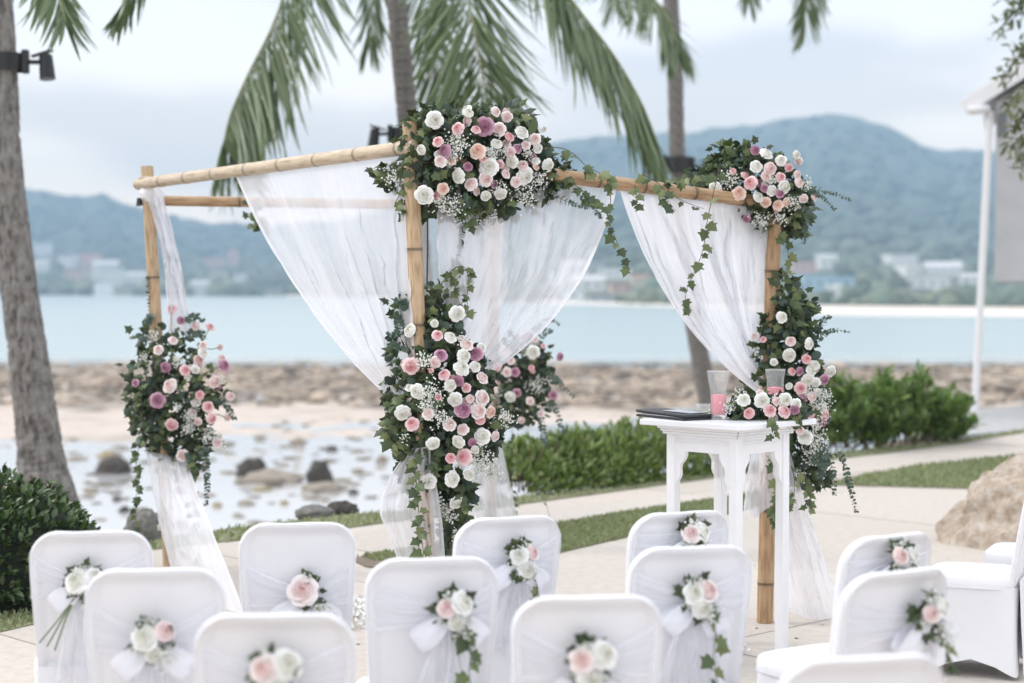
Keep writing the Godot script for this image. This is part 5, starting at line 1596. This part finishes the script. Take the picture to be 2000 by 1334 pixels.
	# rear post
	o = arrangement("rose_arrangement", "shadowed spray of pink roses on the rear post", [1020, 740, 72, 95], func(_u, _v): return 12.5, [[940, 600, 5.13, [
		[430, 300, 60, "m"], [540, 325, 76, "b"], [620, 390, 56, "p"], [520, 450, 110, "w"], [790, 495, 86, "m"], [300, 545, 86, "b"], [165, 600, 76, "p"], [260, 650, 90, "b"], [340, 650, 102, "m"], [505, 610, 90, "p"], [355, 860, 92, "m"], [290, 900, 98, "w"], [490, 940, 80, "b"], [720, 880, 76, "m"], [400, 1130, 76, "b"], [595, 1070, 66, "b"], [130, 830, 66, "b"]]]],
		[[1015, 695, 40, 40, 10, 120], [1010, 745, 52, 46, 12, 200], [1045, 745, 36, 40, 10, 90], [1000, 800, 40, 34, 10, 90], [1050, 690, 26, 16, 6, 14], [1045, 800, 24, 24, 8, 24]],
		[[1030, 685, 18, 34], [1048, 752, 22, 60], [970, 770, 14, 30], [985, 705, 10, 20]], 0.15)
	spray(o, line3([[1040, 690], [1060, 655], [1075, 645], [1045, 640]], 12.4), 0.035, 14)
	spray(o, line3([[1040, 650], [1060, 625], [1080, 626], [1092, 634]], 12.45), 0.03, 14)
	spray(o, line3([[1060, 720], [1085, 740], [1100, 755], [1120, 775]], 12.4), 0.04, 15)
	spray(o, line3([[1040, 790], [1055, 815], [1062, 850], [1070, 870]], 12.4), 0.05, 15)
	spray(o, line3([[1070, 780], [1085, 800], [1095, 830], [1102, 845]], 12.4), 0.04, 13)
	vine(o, line3([[1000, 840], [1005, 890], [1000, 940], [1003, 1000]], 12.3), 14, 0.05)
	vine(o, line3([[1055, 850], [1062, 920], [1064, 970], [1078, 1025]], 12.3), 5, 0.05)
	rebase(o, P(962, 780, 12.5))
	# small tuft of green on the rear left beam
	var tf := thing("leaf_tuft", "small tuft of green leaves hanging on the rear beam", "foliage", P(497, 410, 11.80))
	for k in 26:
		var p := Vector3(r(-0.05, 0.09), r(-0.13, 0.07), r(-0.06, 0.06))
		part("leaf", euc_leaf if k % 2 else ivy[k % 3], green([0, 1, 2][k % 3]), tf, Transform3D(leaf_basis(Vector3(r(-1, 1), r(-1, 0.4), r(-0.3, 0.6)), Vector3(r(-0.5, 0.5), 0.3, 1), r(0.04, 0.06)), p))
	# right post
	o = arrangement("rose_arrangement", "tall spray of white, pink and mauve roses on the right post", [1550, 720, 80, 190], func(_u, _v): return 9.66, [[1440, 520, 3.923, [
		[340, 390, 100, "w"], [200, 565, 65, "p"], [410, 580, 90, "b"], [550, 595, 84, "w"], [395, 680, 122, "w"], [280, 735, 54, "w"], [525, 715, 86, "p"], [415, 810, 90, "p"], [475, 800, 76, "m"], [560, 800, 95, "w"], [590, 760, 85, "w"], [540, 870, 95, "w"], [665, 870, 70, "m"], [485, 935, 80, "p"], [485, 1025, 105, "m"], [575, 1000, 86, "b"],
		[400, 920, 64, "w"], [660, 1080, 64, "w"], [555, 1135, 76, "p"], [670, 1140, 70, "p"], [655, 1200, 66, "m"], [480, 1260, 86, "b"], [520, 1310, 100, "w"], [610, 960, 84, "w"], [600, 890, 80, "w"]]]],
		[[1535, 570, 26, 34, 18, 30], [1555, 600, 36, 26, 16, 40], [1530, 640, 42, 40, 18, 120], [1565, 650, 28, 28, 12, 40], [1500, 690, 22, 36, 16, 60], [1550, 730, 52, 60, 8, 240], [1570, 800, 40, 60, 6, 200], [1570, 880, 36, 46, 12, 160], [1512, 950, 14, 60, 16, 40], [1480, 750, 20, 16, 8, 14], [1580, 930, 40, 24, 12, 50]],
		[[1600, 795, 22, 90], [1590, 860, 26, 110], [1610, 770, 16, 50], [1480, 690, 8, 16], [1575, 760, 14, 40], [1585, 890, 20, 50], [1560, 925, 16, 24], [1595, 830, 14, 40]], 0.15)
	spray(o, line3([[1575, 680], [1600, 660], [1625, 645], [1660, 648]], 9.58), 0.032, 16)
	spray(o, line3([[1580, 670], [1600, 640], [1612, 622], [1622, 618]], 9.6), 0.03, 12)
	spray(o, line3([[1570, 620], [1585, 602], [1600, 600]], 9.6), 0.04, 8)
	spray(o, line3([[1600, 890], [1640, 890], [1655, 930], [1665, 965], [1672, 998]], 9.5), 0.034, 22)
	spray(o, line3([[1590, 890], [1618, 895], [1628, 930], [1630, 965]], 9.5), 0.036, 16)
	spray(o, line3([[1580, 895], [1600, 905], [1602, 930], [1604, 945]], 9.5), 0.036, 11)
	vine(o, line3([[1570, 920], [1578, 950], [1576, 975], [1580, 998]], 9.45), 9, 0.05)
	vine(o, line3([[1545, 910], [1552, 940], [1550, 975], [1545, 985]], 9.45), 7, 0.045)
	vine(o, line3([[1505, 880], [1516, 930], [1520, 970], [1512, 1005], [1520, 1025]], 9.42), 18, 0.06)
	rebase(o, P(1500, 800, 9.66))
	# petals strewn on the paving
	var petal := Mb.new()
	petal.grid(3, 3, func(s: float, t: float) -> Vector3:
		var x := (s * 2 - 1) * 0.5 * sqrt(maxf(0.05, sin(PI * clampf(t * 0.9 + 0.08, 0, 1))))
		return Vector3(x, t - 0.5, 0.5 * x * x + 0.25 * t * t))
	var pm := leaf_mat("white_petal", lin(0.84, 0.83, 0.80), 0.7, 0.5)
	for q in [[712, 1195, 40, 34, 420, "white petals heaped on the aisle beside the front chairs"], [1575, 1272, 40, 10, 90, "white petals scattered beyond the right-hand seat"], [1440, 1262, 26, 10, 50, "white petals scattered by the white table's front leg"]]:
		var pl := []; var ti := []
		for k in q[4]:
			var p := G(q[0] + clampf(rng.randfn(), -1.6, 1.6) * q[2] * 0.55, q[1] + clampf(rng.randfn(), -1.5, 1.5) * q[3] * 0.55, r(0.004, 0.03))
			pl.append(Transform3D(facing(Vector3(r(-1, 1), r(-1, 1), r(-1, 1)), r(0, 6), r(0.018, 0.032)), p))
			ti.append(Color(1, 1, 1) * r(0.85, 1.0))
		var h := Node3D.new()
		h.name = numbered("petals")
		h.set_meta("kind", "stuff"); h.set_meta("label", q[5]); h.set_meta("category", "petals")
		add_child(h)
		multi("petals", petal.mesh(), pm, pl, ti, h)

	# bits of leaf and grit blown over the paving
	var lp := []; var lt := []
	for k in 150:
		var p := G(r(300, 2000), 1085 + 180 * rng.randf(), 0.004)
		lp.append(Transform3D(leaf_basis(Vector3(r(-1, 1), 0.05, r(-1, 1)), UP + Vector3(r(-0.3, 0.3), 0, r(-0.3, 0.3)), r(0.006, 0.022)), p))
		lt.append(Color(0.22, 0.16, 0.09) * r(0.4, 1.6))
	var lh := Node3D.new()
	lh.name = "fallen_bits"
	lh.set_meta("kind", "stuff"); lh.set_meta("label", "dry bits of leaf blown over the paving"); lh.set_meta("category", "litter")
	add_child(lh)
	multi("bits", euc_leaf, leaf_mat("dry_leaf", Color.WHITE, 0.9), lp, lt, lh)

# ---------------------------------------------------------------- the table
func build_table() -> void:
	var top_y := 1.157
	var c := Vector3(1.062, 0, -8.79)
	var turn := PI / 4 + 0.02
	var o := thing("white_table", "tall white carved wooden table by the right post", "table", c, "", turn)
	var wm := tri_mat("white_lacquer", [[0.0, lin(0.84, 0.84, 0.86)], [1.0, lin(0.88, 0.88, 0.90)]], 0.01, Vector3(1, 1, 1), 0.38, 141)
	var m := Mb.new()
	m.box(Vector3(0, top_y - 0.014, 0), Vector3(0.620, 0.028, 0.620), 0.004)
	part("tabletop", m.mesh(), wm, o)
	var cor := Mb.new()
	for q in [[0.50, 0.016, 0.036], [0.478, 0.014, 0.051], [0.462, 0.014, 0.065]]: cor.box(Vector3(0, top_y - q[2], 0), Vector3(q[0], q[1], q[0]), 0.005)
	part("cornice", cor.mesh(), wm, o)
	for sx in [-1.0, 1.0]:
		for sz in [-1.0, 1.0]:
			var lg := Mb.new()
			lg.box(Vector3(sx * 0.190, (top_y - 0.072) / 2, sz * 0.190), Vector3(0.05, top_y - 0.072, 0.05), 0.003)
			part("leg", lg.mesh(), wm, o)
	# carved panels between the legs
	var half := [[0.1652, 0.0], [0.1652, -0.245], [0.155, -0.232], [0.143, -0.216], [0.136, -0.200], [0.136, -0.182], [0.138, -0.166], [0.133, -0.148], [0.121, -0.133], [0.110, -0.120], [0.103, -0.106], [0.101, -0.092], [0.101, -0.082]]
	var poly := PackedVector2Array()
	for q in half: poly.append(Vector2(q[0], q[1]))
	for k in range(half.size() - 1, -1, -1): poly.append(Vector2(-half[k][0], half[k][1]))
	var tris := Geometry2D.triangulate_polygon(poly)
	for side in 4:
		var pm := Mb.new()
		for z in [0.011, -0.011]:
			for k in range(0, tris.size(), 3):
				var a := poly[tris[k]]; var b := poly[tris[k + 1]]; var d := poly[tris[k + 2]]
				if ((b - a).cross(d - a) > 0) == (z > 0):
					var e := b; b = d; d = e
				pm.flat(Vector3(a.x, a.y, z), Vector3(b.x, b.y, z), Vector3(d.x, d.y, z))
		for k in poly.size():
			var a := poly[k]; var b := poly[(k + 1) % poly.size()]
			pm.quad(Vector3(a.x, a.y, 0.011), Vector3(a.x, a.y, -0.011), Vector3(b.x, b.y, -0.011), Vector3(b.x, b.y, 0.011))
		var x := Transform3D(Basis(UP, side * PI / 2), Vector3(0, top_y - 0.072, 0)) * Transform3D(Basis(), Vector3(0, 0, 0.196))
		var pan := part("carved_panel", pm.mesh(), wm, o, x)
		var bead_ := Mb.new()
		bead_.box(Vector3(0, -0.022, 0.0125), Vector3(0.328, 0.006, 0.008), 0.002)
		bead_.box(Vector3(0, -0.036, 0.0125), Vector3(0.328, 0.004, 0.007), 0.001)
		part("moulding", bead_.mesh(), wm, pan)
	# black folder with a white sheet
	var ty := top_y
	var A := G(1242, 813, ty); var B := G(1336, 822.5, ty); var C := G(1388, 816.5, ty)
	var ex := (B - A); ex.y = 0
	var ez := (C - B); ez.y = 0
	ez = ez - ex * ez.dot(ex) / ex.length_squared()
	var fb := Basis(ex.normalized(), UP, ex.normalized().cross(UP))
	var fo := thing("document_folder", "black leather folder with papers on the white table", "folder", A + (ex + ez) / 2.0)
	fo.transform.basis = fb
	var sgn := signf(ez.dot(fb.z))
	var w := ex.length(); var l := ez.length()
	var leather := tri_mat("black_leather", [[0.0, lin(0.012, 0.013, 0.016)], [1.0, lin(0.026, 0.027, 0.031)]], 0.05, Vector3(8, 8, 8), 0.45, 143, 0.3)
	var f1 := Mb.new()
	f1.box(Vector3(0, 0.006, 0), Vector3(w, 0.012, l), 0.003)
	part("back_cover", f1.mesh(), leather, fo)
	var f2 := Mb.new()
	f2.box(Vector3(-0.004, 0.024, -sgn * l * 0.10), Vector3(w * 1.02, 0.014, l * 0.78), 0.004, Basis(Vector3(0, 0, 1), -0.02))
	part("front_cover", f2.mesh(), leather, fo)
	var f3 := Mb.new()
	f3.box(Vector3(0.002, 0.0147, 0), Vector3(w * 0.94, 0.004, l * 0.94), 0.0008)
	part("papers", f3.mesh(), mat("paper", lin(0.74, 0.74, 0.75), 0.8), fo)
	var f4 := Mb.new()
	f4.box(Vector3(w * 0.12, 0.0335, -sgn * l * 0.02), Vector3(w * 0.5, 0.0025, l * 0.42), 0.0008, Basis(UP, 0.1) * Basis(Vector3(0, 0, 1), -0.02))
	part("paper_sheet", f4.mesh(), mat("grey_paper", lin(0.45, 0.46, 0.48), 0.5), fo)
	# two twisted glass vases with pink sand
	var glass := mat("clear_glass", Color(0.96, 0.98, 0.98, 0.14), 0.02)
	glass.transparency = BaseMaterial3D.TRANSPARENCY_ALPHA
	glass.metallic_specular = 0.4
	var sandm := tri_mat("pink_sand", [[0.0, lin(0.70, 0.20, 0.25)], [1.0, lin(0.80, 0.33, 0.37)]], 0.06, Vector3(6, 6, 6), 0.9, 145)
	for q in [[1403, 819, "nearer twisted glass vase filled with pink sand", 0.118, 0.2], [1514, 814, "farther glass vase of pink sand standing behind the table flowers", 0.145, 0.5]]:
		var p := G(q[0], q[1], ty)
		var v := thing("glass_vase", q[2], "vase", p, "glass vases of pink sand", q[4])
		var section := func(y: float, an: float, k: float) -> Vector3:
			var tw := 0.15 + 0.75 * smoothstep(0.08, 0.235, y)
			var cs := cos(an); var sn := sin(an)
			var rr := 0.040 / pow(pow(absf(cs), 5.0) + pow(absf(sn), 5.0), 0.2) * (1.0 + 0.10 * smoothstep(0.1, 0.235, y) - 0.04 * sin(y * 12)) * k
			var flute := 1.0 + 0.028 * smoothstep(0.12, 0.22, y) * cos(an * 8)
			return Vector3(cos(an + tw) * rr * flute, y, sin(an + tw) * rr * flute)
		var gm := Mb.new()
		gm.grid(48, 20, func(a: float, t: float) -> Vector3: return section.call(lerpf(0.002, 0.235, t), -a * TAU, 1.0), true)
		for e in 2:
			var lip := []
			for j in 49: lip.append(section.call([0.235, 0.004][e], TAU * j / 48.0, 1.0))
			gm.tube(lip, func(_t): return 0.003, 6, false)
		part("glass", gm.mesh(), glass, v)
		var bs := Mb.new()
		bs.grid(24, 3, func(a: float, t: float) -> Vector3: return section.call([0.003, 0.003, 0.02, 0.02][int(round(t * 3))], -a * TAU, [0.0, 0.97, 0.93, 0.0][int(round(t * 3))]), true)
		part("base", bs.mesh(), glass, v)
		var sd := Mb.new()
		sd.grid(32, 6, func(a: float, t: float) -> Vector3: return section.call([0.024, 0.024, 0.05, 0.08, q[3], q[3] + 0.003, q[3] + 0.006][int(round(t * 6))], -a * TAU, [0.0, 0.88, 0.89, 0.89, 0.89, 0.5, 0.0][int(round(t * 6))]), true)
		part("sand", sd.mesh(), sandm, v)
	var bp := G(1377, 806, ty)
	var bw := thing("glass_dish", "small clear glass dish behind the nearer vase", "dish", bp)
	var bm := Mb.new()
	bm.grid(28, 6, func(a: float, t: float) -> Vector3:
		var rr: float = [0.0, 0.02, 0.024, 0.034, 0.042, 0.046, 0.047][int(round(t * 6))]
		return Vector3(cos(a * TAU) * rr, [0.004, 0.004, 0.006, 0.014, 0.026, 0.038, 0.042][int(round(t * 6))], -sin(a * TAU) * rr), true)
	part("bowl", bm.mesh(), glass, bw)
	var rimm := Mb.new()
	var ring := []
	for j in 25: ring.append(Vector3(cos(TAU * j / 24.0) * 0.047, 0.042, sin(TAU * j / 24.0) * 0.047))
	rimm.tube(ring, func(_t): return 0.002, 6, false)
	part("rim", rimm.mesh(), glass, bw)
	# flowers lying on the table
	var t := arrangement("table_flowers", "low spray of pink and white roses lying on the white table", [1500, 800, 92, 40], func(_u, _v): return 8.76, [[1440, 520, 3.923, [[50, 1025, 92, "w"], [95, 1130, 96, "p"], [190, 1030, 92, "w"], [250, 1105, 86, "p"], [290, 1035, 86, "b"], [360, 1115, 96, "p"], [370, 1020, 96, "w"], [440, 1100, 76, "m"], [175, 975, 66, "b"], [450, 1055, 80, "w"]]]],
		[[1446, 802, 20, 18, 12, 50], [1500, 800, 64, 24, 14, 190], [1550, 806, 24, 18, 12, 50], [1500, 822, 60, 10, 12, 40]],
		[[1425, 795, 12, 24], [1445, 770, 14, 20], [1520, 780, 12, 16]], 0.11)
	t.set_meta("group", "things on the white table")
	vine(t, line3([[1512, 815], [1514, 832], [1511, 850]], 8.46), 6, 0.045)
	rebase(t, P(1500, 815, 8.76))

# ---------------------------------------------------------------- the chairs
func build_chairs() -> void:
	var q := PI / 180.0
	chair("white covered chair at the far left end beside the round bush", -1.475, 6.25, 10 * q, [165, 1140], "pale posy with long bare stems on the chair by the round bush", "ww", "stems")
	chair("white covered chair overlapping the one by the round bush", -1.085, 5.41, 8 * q, [300, 1252], "white and pink posy on the chair overlapping the bush-side one", "wbw")
	chair("large near white chair left of the aisle, cut by the photo's lower edge", -0.622, 4.66, 4 * q, [535, 1322], "half seen posy with a dark leaf on the large near chair", "bww")
	chair("white chair in front of the left cloth tail", -0.776, 6.47, 8 * q, [606, 1165], "posy of one big pale pink rose on the chair before the left cloth tail", "b")
	chair("white chair just before the front post's billowing tail", -0.247, 5.63, 10 * q, [880, 1195], "posy with a long ivy trail on the chair before the billowing tail", "bww", "ivy")
	chair("turned white chair close to the front post, right of its cascade", 0.0, 6.64, 22 * q, [1012, 1095], "white posy with baby's breath on the turned chair by the cascade", "wbw", "ivy")
	chair("near white chair in the middle, right of the aisle's petals", 0.215, 4.93, 6 * q, [1146, 1300], "blurred pink and white posy on the near middle chair", "bww")
	chair("white chair directly before the table's front leg", 0.60, 5.88, 12 * q, [1356, 1168], "white and blush posy with trailing ivy before the table leg", "wbw", "ivy")
	chair("white chair behind another, under the table's left legs", 0.655, 6.79, 24 * q, [1345, 1050], "small posy peeping over the chair under the table's left legs", "bw")
	chair("angled white chair on the right with a leafy posy", 1.18, 5.38, 32 * q, [1800, 1205], "leafy trailing posy on the angled right-hand chair", "bw", "ivy")
	chair("angled white chair farther back on the right, nearest the boulder", 1.32, 6.16, 34 * q, [1745, 1098], "small white posy under dark leaves on the chair nearest the boulder", "bw")
	chair("white chair back barely rising over the photo's lower edge at right", 0.825, 4.12, 14 * q, [], "", "")
	chair("white chair at the right edge seen from its side, seat towards the aisle", 2.47, 8.30, 68 * q, [], "", "")
	chair("white chair half hidden behind the side-on one at the right edge", 2.92, 8.95, 66 * q, [], "", "")
